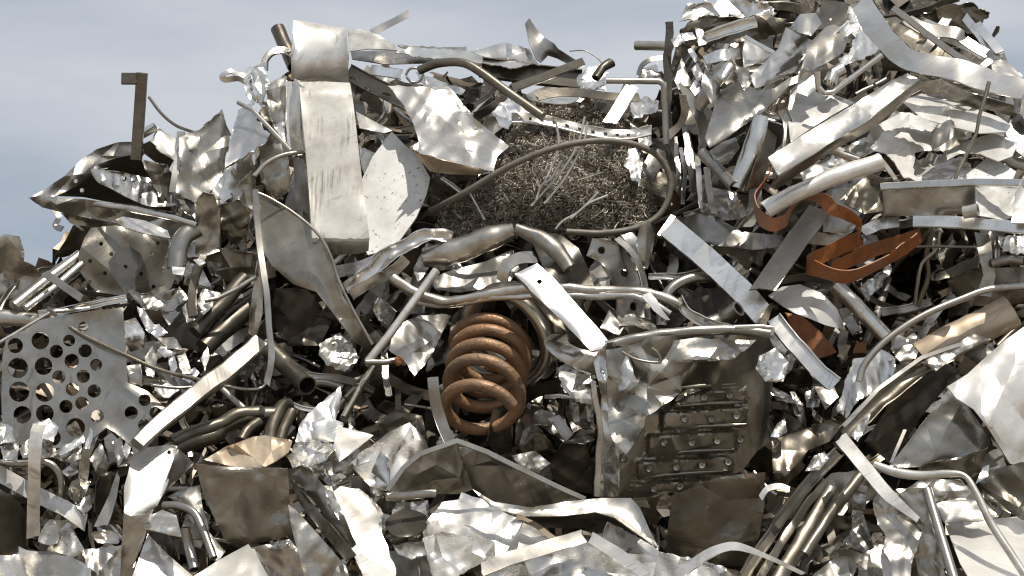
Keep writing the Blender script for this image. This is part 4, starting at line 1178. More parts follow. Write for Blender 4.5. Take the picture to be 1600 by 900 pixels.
sheet('dark_sheet', 'dark shiny sheet hollow below the bright slanting flat bar', 'sheet', [(1066, 470), (1090, 450), (1140, 452), (1170, 470), (1150, 490), (1100, 494)], .16, (0, -.3), .5, 'drk')
sheet('lens_sheet', 'white lens shaped sheet glaring right of the slanting bar', 'sheet', [(1200, 462), (1222, 448), (1250, 444), (1284, 458), (1308, 482), (1322, 516), (1290, 508), (1240, 488)], .36, (.05, -.25), .12, 'pnt', bow=(.7, .12))
bar('round_tube', 'round silver tube slanting right of the lens shaped sheet', 'tube', [(1306, 446), (1340, 480), (1388, 530)], 25, 'tube', .34, mat='alu')
sheet('crumpled_sheet', 'torn grey scrap behind the round silver tube', 'sheet', [(1340, 450), (1392, 412), (1394, 424), (1376, 446), (1358, 470)], .24, (0, -.1), .5, 'alu', jag=1)
bar('bright_strip', 'bright folded strip running down from the lens shaped sheet', 'strip', [(1208, 496), (1240, 540), (1280, 584), (1304, 604)], 26, 'C', .34, h=7, mat='alu', s=2, roll=20)
bar('curved_rod', 'long curved rod arching over the dark gap at right', 'rod', [(1342, 596), (1352, 568), (1386, 530), (1440, 494), (1500, 468), (1552, 451), (1640, 446)], 11, 'tube', .44, mat='dull', smooth=True)
bar('channel_section', 'brown coated channel slanting below the curved rod', 'channel', [(1440, 560), (1500, 526), (1582, 486)], 54, 'hump', .36, h=16, mat='tan', s=3, th=3, step=6)
sheet('crumpled_sheet', 'grey bent plate under the brown coated channel', 'plate', [(1440, 566), (1492, 540), (1520, 520), (1548, 530), (1500, 552), (1462, 580)], .40, (0, -.1), .4, 'dull')
bar('twisted_cable', 'dark twisted cable hanging under the long flat bar', 'cable', [(1457, 362), (1448, 396), (1450, 430), (1434, 480)], 8, 'tube', .34, mat='brn', smooth=True, s=2)
bar('twisted_cable', 'second dark cable twisted round the hanging cable', 'cable', [(1468, 362), (1460, 392), (1438, 418), (1430, 478)], 6, 'tube', .36, mat='dull', smooth=True, s=2)
bar('thin_rod', 'thin straight rod across the dark gap at right', 'rod', [(1398, 386), (1460, 385), (1525, 386), (1532, 398)], 4, 'tube', .4, mat='gry')
bar('flat_strip', 'short pale strip at the right of the dark gap', 'strip', [(1482, 428), (1506, 416), (1530, 410)], 16, 'flat', .36, mat='gry', th=3)
bar('bent_strip', 'pale crooked vertical strip at the right of the dark gap', 'strip', [(1534, 366), (1538, 400), (1546, 430), (1536, 462)], 20, 'flat', .40, mat='dull', th=2, s=3, roll=[0, 30, 10])
sheet('crumpled_sheet', 'small torn scraps hanging under the long flat bar', 'sheet', [(1558, 372), (1590, 366), (1640, 372), (1640, 392), (1596, 396), (1568, 392)], .38, (0, -.2), .8, 'alu', jag=1.2)
bar('tube_stub', 'small split tube at the right edge', 'tube', [(1550, 412), (1580, 405), (1600, 408)], 15, 'tube', .40, mat='gry', hollow=.2, s=2)
sheet('crumpled_sheet', 'brown shaded plate behind the curved rod at right edge', 'plate', [(1480, 440), (1530, 420), (1640, 415), (1640, 470), (1560, 480), (1500, 476)], .16, (0, 0), .4, 'brn')
bar('perforated_bar', 'ragged brown bar with holes deep in the dark gap', 'bar', [(1376, 488), (1414, 482), (1456, 474)], 13, 'C', .24, h=5, mat='dull', s=3)
sheet('crumpled_sheet', 'bright torn sheet below the round silver tube', 'sheet', [(1308, 642), (1320, 596), (1336, 560), (1356, 556), (1372, 540), (1400, 560), (1396, 590), (1366, 612), (1340, 626), (1322, 656)], .30, (.1, -.1), .45, 'alu', jag=.8)
sheet('crumpled_sheet', 'grey rounded scrap under the arch of the curved rod', 'sheet', [(1394, 520), (1424, 514), (1442, 536), (1430, 560), (1406, 566), (1392, 546)], .30, (0, -.1), .4, 'dull')
bar('trough', 'long dark trough slanting up from the crushed ribbed panel', 'trough', [(1322, 676), (1376, 622), (1440, 574), (1482, 552)], 30, 'gutter', .36, h=14, mat='brn', s=2, roll=20)
bar('trough_edge', 'thin pale edge strip along the long dark trough', 'strip', [(1318, 664), (1372, 608), (1440, 562), (1500, 540)], 7, 'box', .46, h=4, mat='dull')
sheet('billowing_sheet', 'large pale billowing sheet at the right edge', 'sheet', [(1480, 604), (1512, 584), (1540, 558), (1572, 530), (1604, 508), (1660, 480), (1660, 760), (1604, 732), (1578, 724), (1546, 672), (1522, 640), (1494, 622)], .42, (.08, -.10), .62, 'pnt', bow=(1.0, .26), th=.004)
sheet('panel', 'flat grey panel under the billowing sheet', 'panel', [(1388, 730), (1430, 676), (1484, 606), (1512, 636), (1546, 686), (1548, 698), (1500, 716), (1440, 730)], .32, (0, -.04), .2, 'gry')
sheet('dark_sheet', 'dark torn edge under the flat grey panel', 'sheet', [(1434, 736), (1440, 726), (1500, 714), (1544, 700), (1530, 740), (1510, 752), (1470, 742)], .36, (0, .1), .3, 'brn')
sheet('dark_sheet', 'dark panel added as shade behind the long dark trough', 'panel', [(1350, 690), (1400, 620), (1470, 560), (1500, 580), (1440, 650), (1392, 725)], .18, (0, 0), .2, 'drk')  # dark sheet paints the shaded upper left of the grey panel

# ================================================================== CENTRE
bar('crushed_pipe', 'thick crushed pipe lying below the turnings', 'pipe', [(664, 402), (700, 396), (735, 384), (772, 370), (806, 358)], 42, 'tube', .26, mat='dull', s=4, taper=[.75, 1, 1, .8, .55], smooth=True)
bar('crushed_pipe', 'crushed pipe bending down right of the peak below the turnings', 'pipe', [(806, 357), (840, 370), (870, 392), (890, 420)], 26, 'tube', .28, mat='dull', s=3, smooth=True, taper=[.7, .9, 1.1, .9])
sheet('domed_cover', 'smooth domed cover behind the glaring strip', 'cover', [(816, 356), (846, 360), (878, 368), (904, 388), (918, 416), (930, 452), (900, 466), (868, 450), (846, 410), (832, 380)], .26, (.05, -.2), .3, 'dull', bow=(.6, .3), th=.005)
sheet('dark_sheet', 'dark dented sheet under the thick crushed pipe', 'sheet', [(672, 436), (700, 424), (760, 408), (800, 390), (812, 420), (790, 448), (720, 456), (680, 452)], .14, (0, -.2), .5, 'gry')
bar('half_ring', 'grey half ring behind the top of the glaring strip', 'ring', [(784, 440), (790, 418), (808, 404), (836, 402)], 18, 'flat', .26, mat='dull', smooth=True, th=4, roll=20)
r = root('glaring_strip', 'glaring bright flat strip with one hole above the coil', 'strip', at(880, 480, 6.6))
sheet('strip_face', None, None, [(804, 428), (839, 411), (866, 436), (900, 474), (930, 508), (957, 540), (924, 549), (888, 512), (850, 474)], .40, (.03, -.145), .012, 'mir', holes=[circle(843, 440, 4.5, 10)], parent=r, th=.005)
sheet('lower_flange', None, None, [(804, 429), (850, 475), (888, 513), (925, 549), (900, 540), (862, 502), (836, 470)], .38, (.06, .3), .1, 'dull', parent=r)
# flange with bolt holes
r = root('bolted_flange', 'curved grey flange with bolt holes right of the glaring strip', 'flange', at(970, 430, 6.7))
outer = smooth_open([(926, 372), (958, 378), (984, 402), (1000, 440), (1008, 496)], 5)
inner = smooth_open([(966, 494), (962, 450), (950, 424), (934, 408), (916, 400)], 5)
sheet('flange_plate', None, None, np.vstack([outer, inner]), .27, (.1, -.05), .05, 'dull', parent=r, holes=[circle(940, 391, 6, 12), circle(976, 426, 6, 12, 7), circle(990, 479, 6, 12, 7)], th=.008)
bar('flange_rim', None, None, [(964, 372), (990, 398), (1006, 438), (1012, 498)], 9, 'flat', .29, mat='alu', parent=r, smooth=True, roll=50)
bar('bent_tube', 'long crumpled tube running above the coil to the right', 'tube', [(612, 432), (648, 456), (700, 470), (770, 458), (840, 450), (910, 454), (990, 456), (1030, 464), (1062, 480)], 17, 'tube', .30, mat='dull', smooth=True, s=4)
bar('bent_tube', 'second thinner tube under the long crumpled tube', 'tube', [(640, 470), (700, 478), (760, 466), (840, 462), (920, 464), (1000, 466), (1050, 490)], 10, 'tube', .31, mat='alu', smooth=True, s=3)
bar('torn_strip', 'torn pointed strip end under the bolted flange', 'strip', [(1010, 462), (1026, 482), (1046, 498)], 16, 'flat', .34, mat='alu', th=2, s=3, taper=[1, .8, .2])
sheet('scoop_sheet', 'curled scoop sheet below the glaring strip', 'sheet', [(850, 536), (862, 522), (884, 519), (890, 536), (920, 548), (960, 548), (950, 568), (930, 584), (896, 574), (866, 556)], .32, (0, -.15), .2, 'dull', bow=(1.5, .2), smooth=True)
sheet('crumpled_sheet', 'bright crushed scrap below the curled scoop', 'sheet', [(868, 574), (890, 566), (918, 580), (932, 600), (930, 632), (900, 628), (878, 606)], .22, (0, -.2), .7, 'foil', jag=1)
sheet('triangular_plate', 'small pale triangular plate left of the ribbed panel top', 'plate', [(938, 512), (952, 484), (974, 512), (968, 524)], .3, (0, -.1), .1, 'dull')
sheet('crumpled_sheet', 'bright small folded strip between flange and ribbed panel', 'sheet', [(962, 494), (990, 490), (1024, 508), (1028, 518), (990, 508), (968, 510)], .28, (0, -.3), .4, 'alu')

# coil of rusty pipe (a hollow pipe wound in a helix, near end open) and the silver coil behind it
def coil(name, label, cx, cy, d, axis, R, turns, pitch, wire, mat, start, hollow=.3, end_tail=None, sign=1, first=1.0):
    px = .002 * d / 7
    ax = RT * axis[0] + UP * axis[1] + FW * axis[2]
    ax = ax / np.linalg.norm(ax)
    u = np.cross(ax, UP); u /= np.linalg.norm(u)
    w = np.cross(u, ax)
    c = at(cx, cy, d)
    n = int(turns * 36)
    t = np.linspace(0, 1, n)
    a = start + sign * t * turns * 2 * math.pi
    wob = 1 + .025 * np.sin(t * 23) + .03 * np.sin(t * 41 + 1)
    tt = t * turns
    adv = tt + (first - 1) * np.minimum(tt, 1.3)
    p = c + ax * (adv * pitch * px)[:, None] + (u * np.cos(a)[:, None] + w * np.sin(a)[:, None]) * (R * px * wob)[:, None]
    if end_tail is not None:
        p = np.vstack([np.array([p[0] + sum(k * px * e for k, e in zip(q, (RT, UP, FW))) for q in end_tail]), p])
    sec = sections('tube', wire * px, wire * px, 0)
    o = sweep3d(name, p, sec, mat, pt_frames(p), None, None, hollow, .6 * px)
    mark(circle(cx + 10, cy - 70, R, 20, R + 70))
    LANDMARKS.append((cx, cy - 70, 120, label))
    return props(o, label, 'coil')


coil('pipe_coil', 'rusty brown pipe coil with open end in the centre', 750, 656, 6.40, (.08, .60, .80), 58, 4.9, 33, 20, 'rst', 0.5, first=2.1)
coil('pipe_coil', 'larger grey pipe coil behind the rusty coil', 782, 538, 6.66, (.34, .40, .85), 72, 2.6, 34, 22, 'dull', 2.8, hollow=0)
bar('steel_band', 'flat grey band hanging over the left side of the rusty coil', 'band', [(676, 592), (680, 625), (690, 658), (706, 698)], 17, 'flat', .5, mat='gry', smooth=True, th=3, roll=15, dd=6.72)
sheet('crushed_bracket', 'dark bracket plate under the right side of the rusty coil', 'bracket', [(770, 640), (790, 632), (802, 668), (800, 708), (776, 712), (762, 690)], .26, (.2, 0), .3, 'drk')

# crushed ribbed panel
r = root('ribbed_panel', 'crushed dark tray panel with ribs and rivets right of centre', 'panel', at(1070, 775, D(1070, 775)))
RIBS = [(1052, 612, 1166, 634), (1034, 640, 1164, 669), (1012, 676, 1150, 708), (996, 716, 1142, 742), (990, 750, 1110, 768)]


def ribfx(x, y):
    d = np.zeros_like(x)
    for a, b, c, e in RIBS:
        sk = (y - 690) * -.25
        d -= .024 * sst(a - 5, a + 5, x + sk * 0) * sst(c + 5, c - 5, x) * sst(b - 4, b + 4, y + (x - 1080) * .06) * sst(e + 4, e - 4, y + (x - 1080) * .06)
    # big dent at the upper left, rolled right edge
    d += .10 * np.exp(-(((x - 1010) / 55) ** 2 + ((y - 600) / 34) ** 2))
    d += .12 * sst(1165, 1215, x) ** 2
    d += .04 * np.sin(x * .055 + y * .02) * sst(640, 560, y)
    return d


panel = sheet('tray_panel', None, None, [(950, 536), (1010, 526), (1090, 522), (1198, 520), (1214, 552), (1206, 620), (1194, 690), (1160, 735), (1120, 752), (1060, 768), (1000, 778), (962, 776), (968, 700), (956, 620)], .22, (.05, .07), .30, 'olv', parent=r, fx=ribfx, res=4.0, lam=.45, th=.004, dc=6.62)
pd = o_depth[panel.name]
for x, y in [(1070, 655), (1112, 655), (1151, 650), (1038, 692), (1081, 692), (1121, 689), (1157, 687), (1015, 733), (1057, 730), (1097, 727), (1138, 722), (1022, 764), (1063, 760), (1100, 621), (1140, 618), (975, 717), (984, 640)]:
    d = float(pd(x, y)) - .006
    a = circle(x, y, 6.5, 12)
    ring_o = at(a[:, 0], a[:, 1], d); ring_t = at(*(np.array([x, y]) + (a - (x, y)) * .75).T, d - .009); hole = at(*(np.array([x, y]) + (a - (x, y)) * .4).T, d - .007); pit = at(*(np.array([x, y]) + (a - (x, y)) * .35).T, d + .004)
    V = np.vstack([ring_o, ring_t, hole, pit]); k = 12
    F = [(l * k + j, l * k + (j + 1) % k, (l + 1) * k + (j + 1) % k, (l + 1) * k + j) for l in range(3) for j in range(k)] + [tuple(3 * k + j for j in range(k))]
    mesh_obj('rivet', V, F, 'dull', r, 50)
for a_, b_ in [((1056, 634), (1162, 628)), ((1040, 670), (1166, 663)), ((1004, 711), (1146, 702)), ((1000, 746), (1130, 736)), ((1060, 606), (1150, 600))]:
    mid_ = ((a_[0] + b_[0]) / 2, (a_[1] + b_[1]) / 2 - 1)
    dm = float(pd(*mid_))
    bar('rib', None, None, [a_, mid_, b_], 6.5, 'tube', .004, mat='olv', parent=r, dd=dm, taper=[.4, 1, 1, 1, .4], s=.6)
sheet('side_wall', None, None, [(926, 560), (944, 540), (962, 536), (958, 600), (968, 680), (966, 776), (932, 776), (934, 680), (940, 620)], .30, (-.2, .0), .5, 'alu', parent=r, dc=6.62)
bar('front_edge', None, None, [(928, 600), (938, 680), (932, 776)], 9, 'box', .36, h=6, mat='dull', parent=r, dd=6.62, s=2)
bar('top_tube', None, None, [(946, 540), (1000, 528), (1062, 518), (1140, 516), (1204, 522)], 16, 'tube', .31, mat='gry', parent=r, dd=6.62, s=2.5, smooth=True)
sheet('dented_skin', None, None, [(948, 548), (1000, 534), (1090, 528), (1180, 532), (1150, 560), (1086, 566), (1066, 590), (1064, 612), (1040, 632), (1010, 650), (996, 690), (970, 720), (950, 660), (950, 610)], .37, (0, -.05), .8, 'gry', parent=r, dc=6.62, jag=.6)
sheet('right_lump', None, None, [(1186, 556), (1212, 544), (1232, 566), (1224, 596), (1196, 596), (1182, 578)], .32, (.1, -.1), .5, 'alu', parent=r, dc=6.62)
sheet('rolled_cheek', None, None, [(936, 566), (950, 552), (980, 556), (990, 590), (972, 610), (948, 600)], .33, (-.1, -.1), .3, 'alu', parent=r, dc=6.62, smooth=True)
bar('loop_wire', 'small wire loop hooked over the ribbed panel top', 'wire', [(972, 550), (996, 562), (1030, 566), (1028, 552), (1018, 544)], 4, 'tube', .42, mat='gry', smooth=True, dd=6.62)
bar('thin_rod', 'thin pale rod bent over the right end of the ribbed panel', 'rod', [(1148, 511), (1190, 510), (1208, 512), (1206, 524)], 7, 'tube', .42, mat='alu', dd=6.66)

# ================================================================== LEFT CENTRE
r = root('leaf_blade', 'large leaf shaped dull blade tapering down left of centre', 'blade', at(570, 545, 6.7))
sheet('blade', None, None, [(402, 302), (424, 312), (462, 336), (498, 368), (518, 404), (528, 432), (536, 462), (560, 500), (582, 536), (576, 548), (556, 536), (524, 494), (494, 456), (458, 444), (424, 414), (404, 380), (400, 334)], .34, (-.04, -.06), .28, 'olv', parent=r, bow=(.9, .10), th=.004, lam=1.2)
bar('rolled_edge', None, None, [(402, 301), (424, 311), (462, 335), (498, 367), (518, 403), (530, 440), (556, 492), (582, 538)], 5, 'tube', .36, mat='dull', parent=r, smooth=True)
bar('long_strip', 'thin strip dropping straight down past the leaf shaped blade', 'strip', [(399, 296), (402, 350), (408, 400), (416, 450), (420, 510), (424, 560), (416, 604)], 9, 'flat', .42, mat='dull', smooth=True, roll=[40, 20, 40, 10], th=2.5)
sheet('pointed_plate', 'tall narrow pointed plate behind the thin dropping strip', 'plate', [(404, 400), (412, 440), (410, 490), (400, 530), (388, 520), (394, 460)], .22, (.1, 0), .15, 'dull')
bar('box_tube', 'long pale tube slanting down to the perforated plate', 'tube', [(406, 534), (340, 590), (280, 640), (214, 694)], 28, 'box', .44, h=22, mat='dull', s=2, taper=[1, 1, .95, .85])
bar('open_tube', 'dark tube with open end right of the long pale tube', 'tube', [(480, 602, .08), (450, 574), (416, 540)], 30, 'tube', .22, mat='brn', hollow=.15)
bar('light_tube', 'straight pale tube slanting left of the rusty coil', 'tube', [(682, 422), (640, 480), (606, 526), (574, 566)], 13, 'tube', .42, mat='wht')
bar('light_tube', 'lower pale tube continuing toward the bright folded cards', 'tube', [(584, 574), (562, 608), (536, 654)], 11, 'tube', .3, mat='dull')
bar('rod_end', 'short rod with rusty tip left of the rusty coil', 'rod', [(570, 566), (600, 566), (624, 562)], 10, 'tube', .44, mat='dull')
sheet('rust_knob', 'small bright rust knob at the rod tip', 'knob', circle(622, 563, 8, 10), .47, (0, 0), .6, 'org', jag=.8, th=.01)
sheet('crumpled_sheet', 'crumpled grey sheet hanging behind the straight pale tube', 'sheet', [(626, 506), (650, 494), (690, 490), (706, 494), (690, 520), (680, 546), (662, 572), (648, 588), (628, 560), (608, 548), (612, 530)], .34, (.1, -.1), .55, 'dull', jag=.6)
bar('crumpled_chain', 'crumpled silver strip wandering down from the thick crushed pipe', 'strip', [(540, 452), (570, 432), (598, 404), (630, 384), (672, 366), (706, 372)], 24, 'gutter', .30, h=10, mat='foil', s=6, smooth=True, roll=20, step=5)
bar('crumpled_chain', 'lower crumpled silver strip beside the leaf shaped blade', 'strip', [(548, 462), (584, 438), (612, 428), (634, 402)], 16, 'flat', .32, mat='alu', s=5, smooth=True, roll=-20, step=5)
sheet('crumpled_sheet', 'small crumpled foil ball at the end of the leaf blade', 'sheet', [(500, 536), (530, 520), (552, 540), (562, 560), (540, 582), (512, 572), (498, 556)], .24, (0, -.1), .7, 'dull', jag=.8)
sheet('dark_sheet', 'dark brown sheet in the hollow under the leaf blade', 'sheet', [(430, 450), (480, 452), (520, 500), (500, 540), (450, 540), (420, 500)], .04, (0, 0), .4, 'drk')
bar('dark_pipe', 'dark brown pipe in the hollow left of the leaf blade', 'pipe', [(384, 434), (350, 470), (306, 520)], 24, 'tube', .16, mat='drk', s=2)
bar('dark_pipe', 'second dark pipe lower in the hollow left of the leaf blade', 'pipe', [(400, 470), (366, 500), (318, 545)], 30, 'tube', .12, mat='drk', s=2)
bar('thin_rod', 'thin grey rod reaching into the hollow left of the leaf blade', 'rod', [(400, 432), (372, 450), (340, 466), (320, 470)], 7, 'tube', .26, mat='gry')
bar('curved_bar', 'dark rusty curved bar left of the hollow', 'bar', [(318, 402), (306, 430), (300, 462), (302, 496)], 13, 'box', .24, h=10, mat='brn', smooth=True)
sheet('crumpled_sheet', 'bright crumpled foil right of the dark rusty curved bar', 'sheet', [(308, 470), (316, 452), (336, 456), (332, 480), (318, 492), (308, 486)], .22, (0, -.2), .7, 'foil')
sheet('pale_plate', 'pale upright plate right of the crushed bumper', 'plate', [(304, 316), (318, 300), (334, 304), (344, 330), (344, 392), (322, 400), (306, 398)], .24, (.1, .05), .2, 'dull')
bar('curved_channel', 'short curved grey channel at the end of the crushed bumper', 'channel', [(276, 420), (278, 394), (288, 370), (308, 356)], 30, 'hump', .28, h=12, mat='gry', smooth=True, th=3, s=1.5)
sheet('small_tip', 'bright square tip under the short curved channel', 'chip', [(268, 416), (290, 418), (286, 430), (270, 428)], .32, (0, -.3), .2, 'foil')
sheet('small_tip', 'bright white chip right of the short curved channel', 'chip', [(302, 406), (314, 403), (322, 410), (312, 416)], .3, (0, -.3), .2, 'foil')
sheet('riveted_sheet', 'dull crumpled sheet dotted with small holes under the crushed bumper', 'sheet', [(122, 398), (132, 372), (142, 356), (180, 352), (215, 360), (262, 376), (280, 420), (268, 448), (250, 474), (222, 474), (190, 462), (150, 456), (124, 424)], .17, (.05, -.02), .6, 'olv',
      holes=[circle(x, y, 3.4, 8) for x, y in [(158, 381), (174, 397), (141, 408), (164, 427), (196, 417), (238, 396), (247, 380), (221, 428), (140, 441), (240, 448)]])
sheet('dark_plate', 'dark trapezoid plate against the sky under the bumper', 'plate', [(84, 402), (102, 376), (114, 352), (143, 355), (126, 394), (100, 402)], .15, (-.1, .2), .1, 'drk')
sheet('crumpled_sheet', 'crumpled silver sheet at the left edge against the sky', 'sheet', [(-60, 392), (-10, 372), (6, 366), (30, 368), (37, 392), (36, 408), (58, 420), (88, 414), (84, 430), (62, 452), (30, 466), (-10, 470), (-60, 480)], .16, (.08, .02), .45, 'dull', jag=.7)
bar('round_pipe', 'dull pipe slanting at the far left', 'pipe', [(22, 480), (72, 440), (126, 400)], 22, 'tube', .24, mat='dull')
bar('round_pipe', 'thinner bright pipe beside the dull slanting pipe', 'pipe', [(40, 482), (84, 450), (128, 412)], 11, 'tube', .26, mat='alu')
bar('flat_strip', 'short pale strip crossing the pipes at far left', 'strip', [(70, 428), (98, 446), (128, 466)], 12, 'flat', .34, mat='gry', th=3)
bar('long_ridge', 'long pale ridge strip above the perforated plate', 'strip', [(60, 492), (110, 482), (150, 476), (198, 464)], 12, 'gutter', .28, h=6, mat='alu', s=2)
bar('thin_rod', 'thin rod at the left edge above the perforated plate', 'rod', [(-40, 560), (20, 524), (80, 488), (140, 482)], 7, 'tube', .26, mat='dull', s=1)
bar('round_pipe', 'dark dented sheet edge rolling over the perforated plate top', 'rim', [(-40, 500), (10, 496), (60, 500), (80, 492)], 26, 'hump', .2, h=12, mat='dull', s=3)

# perforated plate
HOLES = [(28, 575, 16), (63, 532, 14), (108, 532, 9.5), (130, 511, 8), (88, 549, 10.5), (133, 548, 10.5), (112, 564, 11.5), (150, 570, 9.5), (68, 572, 14), (92, 589, 10.5), (130, 588, 10.5), (30, 612, 16), (70, 613, 15), (113, 608, 10.5), (147, 611, 10.5), (103, 635, 10.5), (128, 630, 10.5), (152, 650, 10.5), (35, 648, 14), (70, 646, 14), (118, 668, 15), (82, 684, 13), (226, 625, 9.5), (205, 645, 10.5), (243, 645, 9.5), (225, 664, 9.5), (24, 540, 12)]
sheet('perforated_plate', 'dull metal plate punched with round holes at left', 'plate', [(4, 556), (10, 528), (38, 516), (62, 500), (100, 492), (145, 486), (192, 480), (194, 520), (197, 560), (200, 598), (232, 612), (262, 640), (236, 668), (206, 697), (180, 676), (166, 668), (140, 690), (110, 700), (60, 700), (4, 690), (2, 620)], .26, (0, -.05), .13, 'dull',
      holes=[circle(x, y, r_, 16) for x, y, r_ in HOLES], th=.004, res=5)
bar('long_wire', 'long wire running across the perforated plate', 'wire', [(76, 482, .0), (100, 504, .05), (130, 524, .06), (190, 552, .06), (250, 578, .04), (314, 594, .02)], 6.5, 'tube', .36, mat='brn', smooth=True)
bar('thin_wire', 'thin wire hooking below the long pale tube', 'wire', [(236, 602), (280, 606), (340, 602), (380, 608), (408, 606), (420, 590)], 5, 'tube', .3, mat='dull', smooth=True)
sheet('pale_plate', 'bright squarish plate right of the perforated plate top', 'plate', [(194, 502), (212, 496), (226, 520), (224, 544), (204, 550), (195, 534)], .24, (0, -.1), .25, 'alu', bow=(1.57, .1))
sheet('pale_plate', 'small pale upright plate under the long wire', 'plate', [(198, 572), (220, 568), (222, 604), (204, 606)], .26, (0, -.05), .1, 'gry')

# ================================================================== BOTTOM LEFT
bar('upright_strip', 'pale upright strip standing at the bottom left', 'strip', [(62, 664, -.05), (57, 676), (54, 720), (53, 780), (51, 838)], 19, 'flat', .46, mat='wht', th=4, roll=8, dd=6.55)
bar('flat_strip', 'white strip slanting behind the upright strip at bottom left', 'strip', [(-40, 716), (0, 740), (60, 772), (100, 792), (134, 818)], 24, 'flat', .30, mat='wht', th=3, dd=6.55)
bar('curved_band', 'curled pipe loop behind the upright strip at bottom left', 'pipe', [(-30, 722), (30, 724), (70, 722), (90, 736), (96, 760), (92, 800)], 11, 'tube', .27, mat='dull', smooth=True, dd=6.55)
sheet('dark_drum', 'dark brown drum wall at the bottom left corner', 'drum', [(-60, 762), (0, 764), (30, 784), (46, 812), (44, 860), (0, 866), (-60, 866)], .10, (.1, 0), .15, 'drk', bow=(.3, .15))
sheet('crumpled_sheet', 'bright curled scrap at the foot of the upright strip', 'sheet', [(60, 846), (70, 820), (84, 812), (92, 836), (84, 850)], .3, (0, -.3), .3, 'foil', smooth=True)
sheet('crumpled_sheet', 'pale torn scrap right of the upright strip foot', 'sheet', [(74, 858), (96, 826), (108, 812), (120, 838), (134, 862), (110, 870)], .26, (0, -.2), .4, 'alu')
sheet('crumpled_sheet', 'long white crumpled sheet along the bottom left edge', 'sheet', [(-60, 868), (60, 866), (112, 868), (140, 886), (150, 930), (-60, 930)], .3, (0, -.25), .5, 'alu', jag=.6)
sheet('cup', 'dark scoop shaped cup left of the white bent plate', 'cup', [(148, 800), (150, 760), (156, 742), (174, 736), (186, 744), (178, 780), (164, 808)], .24, (.1, .05), .12, 'drk', bow=(0, -.2))
bar('cup_edge', 'pale pointed edge strip right of the dark scoop cup', 'strip', [(186, 742), (176, 776), (158, 822)], 16, 'flat', .28, mat='dull', taper=[.4, .9, 1.2], roll=30)
sheet('rusty_chunk', 'brown chunk above the white strip at bottom left', 'chunk', [(104, 772), (112, 752), (126, 746), (142, 752), (132, 776), (118, 788)], .26, (0, -.1), .4, 'brn')
sheet('flat_chip', 'grey chip plate under the brown chunk', 'plate', [(118, 790), (140, 772), (144, 792), (132, 806)], .3, (0, -.15), .1, 'gry')
sheet('crushed_can', 'crushed brown tube end above the bottom black gap', 'can', [(142, 834), (160, 828), (180, 830), (190, 842), (184, 850), (152, 848)], .26, (0, -.1), .5, 'dull')
r = root('bent_plate', 'white bent plate with bolt hole standing at bottom left', 'plate', at(230, 900, 6.25))
sheet('upper_face', None, None, [(206, 712), (226, 700), (260, 695), (277, 697), (270, 730), (258, 764), (246, 790), (226, 802), (204, 806), (194, 800), (196, 760)], .34, (.05, -.14), .10, 'pnt', parent=r, holes=[circle(264, 707, 3.5, 8)], th=.004)
sheet('lower_face', None, None, [(193, 802), (204, 807), (228, 803), (240, 796), (226, 840), (208, 884), (200, 930), (186, 930), (190, 860)], .36, (.05, .06), .15, 'gry', parent=r)
sheet('triangular_plate', 'grey triangular plate right of the white bent plate', 'plate', [(278, 700), (304, 724), (280, 748), (254, 772), (264, 740)], .30, (.2, 0), .08, 'gry')
sheet('wedge_sheet', 'bright white wedge at the bottom below the bent plate', 'sheet', [(231, 834), (262, 866), (306, 904), (318, 930), (196, 930)], .34, (.05, -.15), .25, 'pnt')
sheet('crumpled_sheet', 'small bright folded sheet right of the bent plate', 'sheet', [(222, 824), (238, 804), (254, 796), (276, 806), (284, 838), (262, 834)], .40, (0, -.3), .35, 'foil')
bar('curved_tube', 'pale curved tube right of the small bright folded sheet', 'tube', [(256, 790), (280, 790), (304, 802), (318, 830), (334, 872)], 13, 'tube', .34, mat='dull', smooth=True)
bar('thin_pipe', 'small pipe with ring end inside the pale curved tube', 'pipe', [(290, 824, .03), (294, 850), (304, 890)], 17, 'tube', .28, mat='gry', hollow=.25)
sheet('round_cover', 'grey rounded cover sheet under the dark hanging sheet', 'sheet', [(262, 776), (285, 764), (312, 758), (316, 790), (326, 830), (352, 862), (338, 880), (316, 826), (296, 796)], .22, (0, -.15), .2, 'gry')
sheet('dark_sheet', 'dark brown square sheet hanging at the lower left', 'sheet', [(305, 725), (350, 729), (400, 731), (450, 732), (452, 780), (456, 836), (420, 846), (380, 850), (352, 846), (336, 812), (318, 770)], .38, (.03, .06), .4, 'olv', th=.003)
sheet('tan_sheet', 'tan crumpled sheet lying on top of the dark hanging sheet', 'sheet', [(318, 718), (350, 700), (396, 682), (414, 680), (456, 688), (450, 706), (432, 720), (408, 733), (360, 728)], .34, (0, -.26), .9, 'tan')
sheet('white_sheet', 'glaring white sheet at the bottom under the dark hanging sheet', 'sheet', [(296, 905), (340, 876), (388, 850), (404, 872), (420, 905), (425, 930), (290, 930)], .40, (0, -.28), .25, 'pnt')
sheet('crumpled_sheet', 'brown shaded scrap right of the glaring bottom sheet', 'sheet', [(392, 856), (452, 842), (480, 876), (500, 930), (430, 930), (410, 880)], .26, (0, 0), .4, 'dull')
